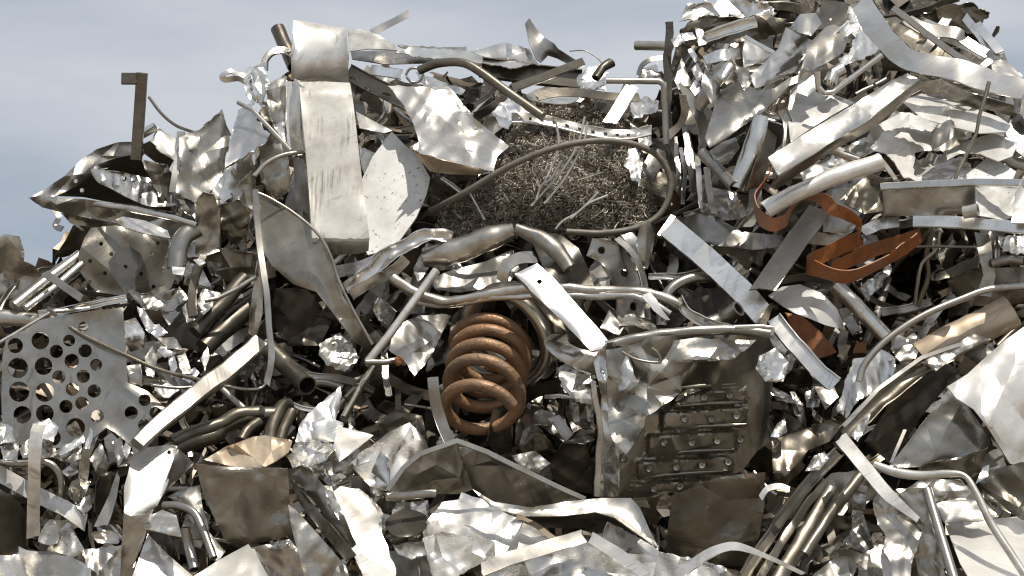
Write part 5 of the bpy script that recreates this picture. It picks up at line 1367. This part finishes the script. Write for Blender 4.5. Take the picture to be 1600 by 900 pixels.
# fat twisted hoses
for i, (p, lab) in enumerate([([(262, 706), (300, 690), (336, 680), (352, 664), (390, 650), (430, 648)], 'fat brown twisted bar, lower of the three above the tan sheet'),
                              ([(270, 690), (310, 672), (344, 662), (372, 648), (410, 644)], 'fat brown twisted bar, upper of the three above the tan sheet'),
                              ([(420, 690), (428, 660), (440, 636), (452, 632)], 'fat brown bent bar right of the twisted bars'),
                              ([(438, 690), (446, 664), (456, 644)], 'second fat bent bar right of the twisted bars'),
                              ([(376, 690), (388, 672), (404, 660)], 'fat brown twisted bar, smallest of those above the tan sheet')]):
    bar('twisted_bar', lab, 'bar', p, [26, 22, 22, 16, 18][i], 'tube', .22 + .02 * (i % 2), mat='brn', smooth=True, s=2)
# fragments under the perforated plate
for i, (p, mt, lab) in enumerate([
        ([(50, 662), (76, 654), (92, 668), (84, 690), (66, 684), (52, 676)], 'foil', 'glinting foil piece behind the top of the upright strip'),
        ([(84, 706), (130, 680), (132, 690), (96, 712)], 'alu', 'slim pale sliver under the perforated plate'),
        ([(90, 716), (128, 694), (126, 716), (112, 724)], 'alu', 'bright plate below the slim pale sliver'),
        ([(132, 700), (142, 668), (146, 674), (140, 702)], 'foil', 'bright upright splinter under the perforated plate'),
        ([(0, 698), (30, 690), (26, 720), (6, 718)], 'alu', 'pale fragment at the left edge above the white strip'),
        ([(30, 700), (48, 682), (50, 712), (36, 716)], 'dull', 'dull fragment left of the upright strip'),
        ([(96, 736), (118, 720), (122, 738), (106, 744)], 'foil', 'small bright chip above the brown chunk'),
        ([(140, 716), (158, 692), (164, 706), (150, 736)], 'dull', 'dull shard above the dark scoop cup'),
        ([(176, 690), (190, 680), (194, 716), (184, 730)], 'gry', 'grey upright shard left of the white bent plate'),
        ([(196, 690), (206, 698), (198, 716), (190, 704)], 'alu', 'tiny pale shard touching the white bent plate'),
        ([(62, 690), (84, 696), (92, 712), (66, 716)], 'dull', 'dull plate right of the upright strip top'),
        ([(0, 660), (20, 668), (24, 690), (0, 694)], 'alu', 'pale curled fragment at the left edge under the perforated plate')]):
    sheet('metal_shard', lab, 'shard', p, .34, (0, -.2), .35, mt, jag=.4)
for i, (p, mt, lab) in enumerate([
        ([(214, 478), (228, 488), (244, 512), (232, 520), (220, 500)], 'alu', 'pale shard right of the perforated plate top corner'),
        ([(228, 514), (248, 506), (262, 520), (244, 528)], 'foil', 'glinting shard in the tangle right of the perforated plate'),
        ([(244, 528), (272, 526), (286, 546), (262, 544)], 'dull', 'dull leaf shard in the tangle right of the perforated plate'),
        ([(246, 546), (268, 540), (276, 552), (256, 558)], 'foil', 'bright chip low in the tangle right of the perforated plate'),
        ([(226, 560), (238, 540), (246, 562), (240, 590), (228, 586)], 'dull', 'upright dull shard beside the long wire'),
        ([(262, 560), (272, 548), (278, 574), (268, 590)], 'alu', 'upright bright shard beside the long wire'),
        ([(276, 556), (290, 552), (300, 584), (286, 586)], 'dull', 'dull sliver at the end of the long wire'),
        ([(284, 590), (304, 574), (312, 582), (296, 600)], 'foil', 'glinting chip at the end of the long wire'),
        ([(284, 480), (296, 468), (304, 500), (292, 504)], 'gry', 'grey plate behind the dark rusty curved bar'),
        ([(314, 560), (324, 540), (328, 556), (320, 580)], 'foil', 'glinting sliver above the long pale tube'),
        ([(240, 606), (262, 598), (280, 610), (262, 622), (246, 616)], 'alu', 'pale shard above the lower end of the long pale tube')]):
    sheet('metal_shard', lab, 'shard', p, .24, (0, -.2), .4, mt, jag=.4)

# ================================================================== BOTTOM CENTRE
sheet('crumpled_sheet', 'bright crumpled sheet rising beside the fat twisted bars', 'sheet', [(462, 690), (468, 662), (486, 642), (512, 620), (532, 604), (534, 628), (524, 656), (500, 668), (494, 690), (474, 706)], .30, (.05, -.2), .4, 'foil', jag=.5)
sheet('card_plate', 'pale square card plate in the lower centre', 'plate', [(528, 666), (556, 672), (584, 680), (558, 700), (530, 722), (520, 700)], .38, (.05, -.25), .06, 'wht')
sheet('card_plate', 'pale folded plate left of the square card plate', 'plate', [(486, 660), (512, 652), (536, 660), (534, 690), (508, 690), (494, 684)], .34, (0, -.25), .15, 'alu')
sheet('crumpled_sheet', 'torn bright knot under the pale folded plates', 'sheet', [(450, 712), (462, 690), (484, 690), (508, 686), (524, 700), (510, 718), (486, 728), (458, 728)], .36, (0, -.3), .9, 'foil', jag=1)
sheet('crumpled_sheet', 'small bent plates under the square card plate', 'sheet', [(512, 706), (530, 704), (548, 722), (560, 742), (530, 740), (518, 752), (508, 730)], .32, (.1, -.05), .6, 'dull', jag=.8)
sheet('rippled_sheet', 'silver rippled sheet left of the dark folded tray', 'sheet', [(546, 724), (576, 700), (606, 676), (640, 660), (664, 686), (672, 706), (648, 726), (620, 754), (606, 768), (578, 760), (560, 740)], .30, (.08, -.22), .4, 'alu', bow=(.6, .12))
sheet('small_plate', 'small bright plate above the silver rippled sheet', 'plate', [(560, 706), (584, 696), (578, 720), (556, 728)], .36, (0, -.3), .1, 'foil')
sheet('small_plate', 'bright small triangular fold on the silver rippled sheet', 'plate', [(580, 738), (594, 704), (608, 718), (608, 760)], .36, (-.1, -.15), .1, 'foil')
sheet('dark_sheet', 'dark bowl sheet added as shade above the silver rippled sheet', 'sheet', [(586, 660), (620, 640), (660, 650), (668, 690), (630, 670), (600, 684)], .16, (0, 0), .4, 'drk')  # dark steel used for the shade falling over the rippled sheet
for i, (p, mt, g, lab) in enumerate([
        ([(456, 742), (470, 730), (482, 732), (508, 762), (536, 804), (556, 850), (546, 858), (520, 824), (488, 780)], 'dull', (-.2, -.1), 'first folded sheet fin right of the dark hanging sheet'),
        ([(452, 748), (464, 758), (500, 800), (530, 836), (556, 866), (540, 876), (500, 828), (468, 786)], 'brn', (-.2, -.1), 'second folded sheet fin, in the middle of the fan'),
        ([(450, 788), (462, 796), (500, 838), (540, 884), (556, 930), (486, 930), (468, 870), (456, 828)], 'dull', (.1, -.05), 'broad grey folded sheet at the bottom of the fan'),
        ([(506, 762), (520, 768), (536, 800), (540, 826), (528, 810), (514, 788)], 'alu', (.1, -.1), 'narrow bright fold along the fan of sheets')]):
    sheet('sheet_fin', lab, 'sheet', p, .36 + .02 * i, g, .35, mt, th=.004)
sheet('crumpled_sheet', 'pale soft crumpled sheet at bottom right of the fan', 'sheet', [(503, 758), (530, 760), (562, 764), (582, 780), (598, 802), (596, 830), (604, 850), (616, 884), (626, 930), (580, 930), (558, 880), (540, 846), (540, 812), (522, 780)], .34, (.05, -.2), .25, 'wht', jag=.5)
bar('short_bar', 'short pale bar lying at the foot of the rippled sheet', 'bar', [(604, 776), (640, 774), (680, 771)], 13, 'tube', .40, mat='dull', s=1)
sheet('dark_cup', 'dark open cup under the short pale bar', 'cup', [(602, 818), (612, 804), (640, 796), (666, 806), (664, 826), (640, 838), (614, 836)], .32, (0, -.35), .2, 'drk', smooth=True)
sheet('crumpled_sheet', 'pale curved plate under the dark open cup', 'sheet', [(608, 842), (640, 840), (660, 830), (668, 866), (644, 874), (622, 866)], .34, (0, -.3), .2, 'alu')
# dark folded tray
r = root('folded_tray', 'dark folded tray with raised corner under the rusty coil', 'tray', at(760, 790, 6.2))
sheet('left_wall', None, None, [(606, 766), (630, 730), (652, 712), (682, 700), (714, 688), (722, 716), (740, 764), (720, 772), (670, 772), (630, 776)], .40, (.1, .06), .4, 'olv', parent=r)
sheet('right_wall', None, None, [(714, 688), (760, 706), (820, 736), (880, 764), (914, 780), (880, 786), (820, 792), (770, 784), (738, 764), (724, 720)], .42, (-.04, .04), .4, 'olv', parent=r)
bar('rim', None, None, [(606, 766), (630, 732), (656, 710), (714, 689), (760, 706), (820, 736), (880, 765), (914, 780)], 8, 'box', .44, h=5, mat='dull', parent=r)
sheet('rolled_lip', None, None, [(738, 764), (772, 784), (830, 793), (890, 783), (940, 778), (986, 778), (1000, 794), (1014, 826), (1030, 858), (996, 834), (960, 808), (930, 800), (880, 806), (820, 806), (768, 794)], .46, (0, -.1), .12, 'dull', parent=r)
sheet('dark_sheet', 'dark sheet added as the shadow under the rolled lip of the tray', 'sheet', [(800, 804), (880, 806), (930, 800), (965, 812), (1000, 838), (940, 826), (880, 826), (830, 822)], .34, (0, .2), .2, 'drk')  # the shadow below the lip, painted as a dark sheet
sheet('crumpled_sheet', 'large bright crumpled sheet at bottom centre left', 'sheet', [(664, 818), (690, 786), (718, 780), (722, 770), (752, 780), (800, 806), (840, 826), (872, 846), (840, 862), (800, 870), (760, 878), (700, 892), (676, 880), (668, 850)], .36, (0, -.2), .6, 'alu', jag=.6, lam=.6)
sheet('crumpled_sheet', 'bright folded cone of sheet at the bottom edge', 'sheet', [(660, 842), (690, 830), (726, 838), (764, 832), (790, 856), (760, 874), (720, 896), (690, 930), (676, 896)], .42, (.1, -.25), .6, 'streak', jag=.6)
sheet('crumpled_sheet', 'broad bright sheet along the bottom centre', 'sheet', [(820, 862), (870, 846), (910, 830), (950, 816), (992, 836), (1030, 862), (1080, 876), (1120, 888), (1140, 930), (720, 930), (760, 890)], .38, (0, -.22), .6, 'alu', jag=.6, lam=.55)
sheet('shaded_fold', 'grey shaded fold standing on the broad bottom sheet', 'sheet', [(940, 840), (950, 816), (990, 836), (1022, 852), (1000, 858), (970, 856)], .44, (.1, -.05), .2, 'gry')
bar('flat_strip', 'dull strip lying across the bottom centre sheets', 'strip', [(752, 892), (800, 874), (850, 856), (912, 836)], 20, 'flat', .48, mat='dull', th=3, s=2, roll=20)
bar('flat_strip', 'pale strip slanting down at bottom centre', 'strip', [(922, 840), (960, 864), (1012, 900)], 19, 'flat', .50, mat='wht', th=3, s=1.5)
bar('short_bar', 'rusty edge strip on the bright bottom centre sheet', 'bar', [(806, 808), (840, 824), (870, 844)], 9, 'flat', .42, mat='tan', s=2)
# small things between coil and ribbed panel
sheet('crumpled_sheet', 'bright white scrap right of the rusty coil', 'sheet', [(826, 652), (842, 640), (866, 644), (872, 656), (856, 664), (834, 662)], .26, (0, -.3), .4, 'foil')
sheet('small_plate', 'small slanting plate left of the ribbed panel', 'plate', [(856, 654), (874, 648), (896, 678), (884, 690)], .28, (0, -.1), .1, 'wht')
bar('thin_rod', 'thin pale rod between coil and ribbed panel', 'rod', [(852, 620), (874, 618), (898, 622)], 7, 'tube', .26, mat='alu')
sheet('crumpled_sheet', 'dull torn scrap left of the ribbed panel edge', 'sheet', [(892, 606), (922, 600), (930, 640), (920, 668), (898, 662), (888, 636)], .22, (0, -.05), .4, 'gry')
sheet('crumpled_sheet', 'torn brown scrap right of the rusty coil', 'sheet', [(806, 660), (826, 640), (840, 664), (860, 690), (870, 706), (820, 712), (804, 694)], .16, (0, 0), .5, 'brn')
sheet('crumpled_sheet', 'shiny crumpled strip above the dark block', 'sheet', [(800, 712), (836, 704), (860, 724), (840, 738), (812, 730)], .28, (0, -.3), .5, 'foil')
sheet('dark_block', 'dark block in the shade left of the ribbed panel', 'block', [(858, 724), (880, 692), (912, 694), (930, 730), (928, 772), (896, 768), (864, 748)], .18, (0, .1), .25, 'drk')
sheet('small_plate', 'pale flat edge on top of the dark block', 'plate', [(880, 690), (920, 680), (930, 686), (906, 696)], .24, (0, -.4), .1, 'alu')

for p_, mt_, g_, lab_ in [
        ([(606, 860), (660, 866), (700, 892), (720, 930), (610, 930)], 'pnt', (0, -.25), 'pale creased sheet at the bottom edge left of the bright cone'),
        ([(1010, 858), (1060, 868), (1110, 880), (1180, 900), (1190, 930), (1040, 930)], 'alu', (0, -.22), 'silver creased sheet at the bottom edge under the white arching strip'),
        ([(130, 858), (190, 852), (198, 930), (140, 930)], 'dull', (0, -.1), 'dull creased sheet at the bottom edge left of the bent plate'),
        ([(620, 786), (668, 782), (672, 816), (640, 800), (606, 812)], 'alu', (0, -.25), 'silver creased sheet under the short pale bar'),
        ([(452, 700), (500, 716), (548, 742), (520, 762), (480, 736)], 'alu', (0, -.2), 'silver creased sheet above the fan of folded sheets'),
        ([(1350, 852), (1390, 842), (1400, 930), (1330, 930)], 'gry', (0, -.15), 'grey creased sheet at the bottom edge left of the dull crumpled sheet')]:
    sheet('creased_sheet', lab_, 'sheet', p_, .24, g_, .6, mt_, jag=.7)

# ================================================================== BOTTOM RIGHT
sheet('dark_sheet', 'dark folded sheet standing below the ribbed panel', 'sheet', [(1050, 774), (1082, 762), (1114, 748), (1150, 742), (1196, 738), (1194, 790), (1186, 840), (1160, 884), (1100, 886), (1040, 870), (1044, 820)], .36, (-.05, .04), .45, 'brn', bow=(0, .08))
bar('white_strip', 'white strip arching at the bottom right of centre', 'strip', [(1056, 898), (1084, 878), (1112, 862), (1150, 855), (1196, 872), (1256, 898)], 14, 'flat', .52, mat='wht', smooth=True, th=3, taper=[1.2, 1.2, 1.1, .9, .5, .4], roll=[30, 30, 10, 0])
for i, (p, w, mt, lab) in enumerate([
        ([(1160, 905), (1220, 810), (1270, 744), (1308, 704)], 18, 'brn', 'first dark brown bar slanting right of the dark folded sheet'),
        ([(1180, 915), (1236, 826), (1288, 748)], 12, 'brn', 'thin paler bar between the dark slanting bars'),
        ([(1206, 925), (1256, 840), (1300, 766)], 26, 'brn', 'wide brown bar, third of the slanting bars'),
        ([(1256, 866), (1296, 806), (1340, 748), (1352, 734)], 17, 'brn', 'paler crumpled bar rightmost of the slanting bars')]):
    bar('slanting_bar', lab, 'bar', p, w, ['C', 'box', 'hump', 'hump'][i], .30 + .03 * i, h=8, mat=mt, s=2.5, th=2, roll=-10)
sheet('crumpled_sheet', 'dark crumpled tube mass right of the ribbed panel', 'sheet', [(1206, 700), (1216, 684), (1260, 670), (1300, 654), (1318, 662), (1296, 690), (1262, 704), (1226, 746), (1208, 740)], .24, (0, -.1), .4, 'brn')
sheet('crumpled_sheet', 'small pale torn scrap on the dark crumpled mass', 'sheet', [(1204, 682), (1214, 662), (1226, 654), (1230, 674), (1214, 684)], .32, (0, -.2), .4, 'alu')
bar('curl', 'small pale curl beside the slanting bars', 'curl', [(1188, 778), (1198, 764), (1218, 760), (1234, 766)], 9, 'flat', .40, mat='wht', smooth=True, roll=30)
sheet('crumpled_sheet', 'pale crumpled knot at the top of the slanting bars', 'sheet', [(1258, 736), (1272, 712), (1288, 706), (1296, 716), (1280, 734)], .38, (0, -.2), .5, 'alu')
bar('white_strip', 'white scuffed strip slanting in the lower right', 'strip', [(1314, 686), (1350, 728), (1392, 776), (1434, 814)], 19, 'flat', .56, mat='wht', th=3, s=1.2, taper=[1.1, 1.1, 1, .5])
bar('white_tube', 'white bent tube frame running off the bottom right corner', 'tube', [(1366, 726), (1400, 738), (1440, 743), (1484, 740), (1508, 744), (1524, 768), (1550, 820), (1584, 872), (1612, 915)], 13, 'tube', .52, mat='wht', smooth=True, taper=[1, 1.2, 1, .6, 1, 1, 1])
bar('grey_tube', 'grey tube standing left of the bright bottom right plate', 'tube', [(1448, 764), (1462, 812), (1492, 910)], 16, 'tube', .50, mat='gry')
sheet('bright_plate', 'broad bright plate in the bottom right corner', 'plate', [(1476, 816), (1540, 812), (1580, 808), (1660, 800), (1660, 930), (1530, 930), (1500, 880)], .44, (0, -.30), .2, 'pnt')
sheet('shaded_plate', 'grey shaded plate behind the broad bright plate', 'plate', [(1462, 786), (1500, 778), (1540, 786), (1560, 806), (1530, 814), (1476, 816)], .42, (0, -.1), .1, 'gry')
sheet('crumpled_sheet', 'dull crumpled sheet under the white scuffed strip', 'sheet', [(1362, 786), (1372, 764), (1402, 770), (1440, 800), (1446, 830), (1424, 880), (1420, 930), (1382, 930), (1376, 870), (1384, 840), (1372, 816)], .40, (.05, -.08), .35, 'dull', jag=.6)
sheet('crumpled_sheet', 'grey torn sheet between scuffed strip and grey tube', 'sheet', [(1400, 764), (1440, 762), (1452, 790), (1470, 860), (1480, 920), (1440, 930), (1430, 870), (1444, 820)], .38, (.05, -.05), .35, 'gry')
sheet('crumpled_sheet', 'crumpled brown sheet behind the white tube frame', 'sheet', [(1416, 764), (1440, 748), (1500, 750), (1526, 772), (1534, 792), (1480, 782), (1440, 786)], .40, (0, -.05), .5, 'dull')
sheet('crumpled_sheet', 'brown crumpled sheet at the right edge below the billowing sheet', 'sheet', [(1528, 752), (1560, 732), (1596, 722), (1660, 730), (1660, 800), (1600, 812), (1566, 796), (1540, 780)], .40, (0, -.04), .9, 'brn')
sheet('small_plate', 'bright small fold under the flat grey panel', 'plate', [(1524, 756), (1536, 730), (1546, 726), (1544, 744)], .42, (0, -.1), .2, 'foil')
sheet('small_plate', 'small grey folded triangle between slanting bars and dull sheet', 'plate', [(1322, 850), (1340, 800), (1350, 806), (1366, 856), (1350, 864)], .36, (.05, -.1), .35, 'gry')
sheet('crumpled_sheet', 'grey scrap at the bottom edge right of the slanting bars', 'sheet', [(1270, 900), (1300, 874), (1330, 866), (1340, 884), (1320, 930), (1270, 930)], .30, (0, -.2), .4, 'gry')
bar('thin_rod', 'thin bright splinter beside the flat grey panel', 'rod', [(1414, 672), (1400, 704), (1392, 724)], 5, 'flat', .4, mat='dull')
sheet('metal_shard', 'pale pointed shard on the dark trough', 'shard', [(1330, 680), (1344, 658), (1360, 646), (1356, 664), (1340, 690)], .48, (0, -.2), .4, 'alu')
for i, (p, mt, lab) in enumerate([
        ([(1206, 604), (1232, 616), (1228, 624), (1204, 616)], 'alu', 'bright splinter right of the ribbed panel, highest of three'),
        ([(1234, 612), (1242, 612), (1256, 638), (1250, 644)], 'alu', 'pale bent splinter right of the ribbed panel'),
        ([(1268, 636), (1286, 654), (1282, 660), (1270, 650)], 'foil', 'bright pointed splinter above the dark crumpled mass'),
        ([(1270, 600), (1300, 596), (1310, 620), (1290, 640)], 'dull', 'dull plate below the bright folded strip')]):
    sheet('metal_shard', lab, 'shard', p, .3, (0, -.2), .3, mt)

# ================================================================== LOOSE FRAGMENTS IN THE GAPS
def where(x, y):
    best = min(LANDMARKS, key=lambda l: ((l[0] - x) ** 2 + (l[1] - y) ** 2) / (l[2] + 30))
    dx, dy = x - best[0], y - best[1]
    if abs(dx) > abs(dy):
        s = 'right of' if dx > 0 else 'left of'
    else:
        s = 'below' if dy > 0 else 'above'
    w = best[3].split()
    cut = 7
    for i, q in enumerate(w):
        if i >= 3 and q in ('in', 'at', 'on', 'under', 'below', 'above', 'beside', 'left', 'right', 'behind', 'over', 'along', 'standing', 'lying', 'with', 'between', 'slanting', 'down', 'running', 'hanging', 'near', 'deep', 'of', 'across', 'against', 'poking', 'rising', 'curling', 'looping', 'jutting', 'tilted', 'leaning', 'sweeping', 'winding', 'arching', 'from', 'to', 'crossing', 'curving', 'sticking', 'glaring', 'tapering', 'dropping', 'reaching', 'forming', 'pointing', 'folded', 'bent', 'folding', 'and', 'wandering', 'continuing', 'bowing', 'set', 'touching', 'dotted', 'rolling', 'punched'):
            cut = i; break
    return s, ' '.join(w[:min(cut, 7)])


BASE_LANDMARKS = list(LANDMARKS)
TONES = [('alu', 'bright'), ('alu', 'bright'), ('wht', 'pale'), ('dull', 'dull'), ('gry', 'grey'), ('dull', 'dull'), ('dull', 'dull'), ('gry', 'grey'), ('brn', 'brown'), ('brn', 'brown'), ('drk', 'dark'), ('drk', 'dark'), ('brn', 'brown')]  # weighted to dark metals so the gaps look deeper in shade


def fillers(n):
    rng = np.random.default_rng(77)
    global LANDMARKS
    LANDMARKS = BASE_LANDMARKS
    used = {}
    made = 0; tries = 0
    placed = []
    while made < n and tries < 20000:
        tries += 1
        x = rng.uniform(0, 1600); y = rng.uniform(10, 900)
        if y < crest(x) + 8:
            continue
        if HERO_MASK[min(899, int(y)), min(1599, int(x))]:
            continue
        if any((x - hx) ** 2 + (y - hy) ** 2 < (hr * .62) ** 2 and ha > .2 for hx, hy, hr, ha in HOLLOWS) and rng.random() < .75:
            continue
        if any((x - a) ** 2 + (y - b) ** 2 < 18 ** 2 for a, b in placed[-400:]):
            continue
        placed.append((x, y)); made += 1
        k0 = rng.random()
        mt, tone = TONES[rng.integers(len(TONES))]
        sz = rng.uniform(24, 58) if k0 < .7 else rng.uniform(14, 26)
        a = rng.uniform(0, math.pi)
        k = rng.random()
        if x > 1050 and y < 350:
            a = rng.normal(-.6, .5); sz *= 1.25; off_extra = .08
        else:
            off_extra = 0
        off = rng.uniform(-.14, .08)
        off += off_extra
        side, lm = where(x, y)
        if k < .45:
            m = rng.integers(4, 8)
            an = np.sort(rng.uniform(0, 2 * math.pi, m)) if m > 5 else np.linspace(0, 2 * math.pi, m, endpoint=False) + rng.uniform(-.4, .4, m)
            e = rng.uniform(.25, .8)
            p = np.stack([np.cos(an) * sz * rng.uniform(.7, 1.1, m), np.sin(an) * sz * e * rng.uniform(.7, 1.1, m)], 1)
            p = p @ np.array([[math.cos(a), math.sin(a)], [-math.sin(a), math.cos(a)]]) + (x, y)
            ar = abs(np.sum(p[:, 0] * np.roll(p[:, 1], -1) - p[:, 1] * np.roll(p[:, 0], -1))) / 2
            if ar < 60: continue
            o = sheet('scrap_fragment', '', 'fragment', p, off, (rng.uniform(-.25, .25), rng.uniform(-.4, .1)), rng.uniform(.25, .6), mt, res=3.6, reg=False, jag=.5, octv=2, bow=(rng.uniform(0, 3.14), rng.normal(0, .06)))
            noun = 'torn sheet fragment'
        else:
            L_ = sz * rng.uniform(1, 2.0)
            dx, dy = math.cos(a) * L_, math.sin(a) * L_
            b = rng.normal(0, .15 if k < .9 else .04) * L_
            path = [(x - dx / 1.4, y - dy / 1.4), (x - dy * b / L_, y + dx * b / L_), (x + dx / 1.4, y + dy / 1.4)]
            if k < .9:
                o = bar('scrap_strip', '', 'strip', path, rng.uniform(7, 19), ['flat', 'flat', 'gutter', 'C'][rng.integers(4)], off + .02, h=4, mat=mt, smooth=True, roll=[rng.uniform(-50, 50), rng.uniform(-50, 50)], s=2, step=6, reg=False)
                noun = 'bent strip fragment'
            else:
                o = bar('scrap_tube', '', 'tube', path, rng.uniform(4, 13), 'tube', off + .02, mat=mt, smooth=True, s=1.2, step=6, hollow=.25, reg=False)
                noun = 'short tube fragment'
        lab = '%s small %s %s the %s' % (tone, noun, side, lm)
        used.setdefault(lab, []).append(o)
        o['label'] = lab
        o['group'] = 'loose fragments wedged between the larger scrap'
        o['yy'] = y
    order = ['topmost', 'second from top', 'third from top', 'fourth from top', 'fifth from top', 'sixth from top']
    for lab, os_ in used.items():
        os_.sort(key=lambda q_: q_['yy'])
        if len(os_) == 2:
            os_[0]['label'] = lab + ', the upper one'; os_[1]['label'] = lab + ', the lower one'
        elif len(os_) > 2:
            for q_, wd in zip(os_, order): q_['label'] = lab + ', ' + wd
        for q_ in os_: del q_['yy']
    return made


fillers(360)


def crumbs(n):
    """the countless small shards and splinters that cover the body of the heap"""
    rng = np.random.default_rng(303)
    V = []; F = []; tone = []
    cols = [(.70, .66, .59), (.50, .45, .385), (.42, .38, .32), (.42, .38, .32), (.22, .175, .125), (.22, .175, .125), (.12, .10, .08), (.12, .10, .08), (.17, .135, .10)]  # mostly darker tones, shade of the gaps put into the colour
    for i in range(n):
        x = rng.uniform(-450, 2050)
        y = rng.uniform(crest(x) + 6, 1000)
        if any((x - hx) ** 2 + (y - hy) ** 2 < (hr * .7) ** 2 and ha > .2 for hx, hy, hr, ha in HOLLOWS) and rng.random() < .7:
            continue
        d = float(D(x, min(y, 960))) + rng.uniform(.06, .34)
        p0 = at(x, y, d)
        L_ = rng.uniform(.018, .075); W_ = L_ * rng.uniform(.15, .8)
        if rng.random() < .3: L_ *= 1.7; W_ = L_ * rng.uniform(.05, .12)
        nu, nv = 5, 3
        u = np.linspace(-1, 1, nu); v = np.linspace(-1, 1, nv)
        U, W = np.meshgrid(u, v)
        kx, kz = rng.normal(0, .45, 2)
        Z = kx * np.abs(U - rng.uniform(-.5, .5)) + kz * np.abs(W - rng.uniform(-.5, .5)) + rng.normal(0, .10, U.shape)
        Q = np.stack([U * L_ + rng.normal(0, .05, U.shape) * L_, W * W_ * (1 + rng.normal(0, .15, U.shape)), Z * L_ * .55], -1).reshape(-1, 3)
        A = np.linalg.qr(rng.normal(size=(3, 3)))[0]
        Q = Q @ A + p0
        o = len(V)
        V.extend(Q.tolist())
        F.extend([(o + a * nu + b, o + a * nu + b + 1, o + (a + 1) * nu + b + 1, o + (a + 1) * nu + b) for a in range(nv - 1) for b in range(nu - 1)])
        c = np.array(cols[rng.integers(len(cols))]) * rng.uniform(.75, 1.1)
        tone.extend([(*c, 1)] * (nu * nv))
    ob = mesh_obj('scrap_crumbs', V, F, 'frag', sharp=24)
    a_ = ob.data.color_attributes.new('tone', 'FLOAT_COLOR', 'POINT')
    a_.data.foreach_set('color', np.array(tone, dtype=np.float32).ravel())
    props(ob, 'countless small shards and splinters filling the gaps of the heap', 'scrap', None, 'stuff')


crumbs(3400)
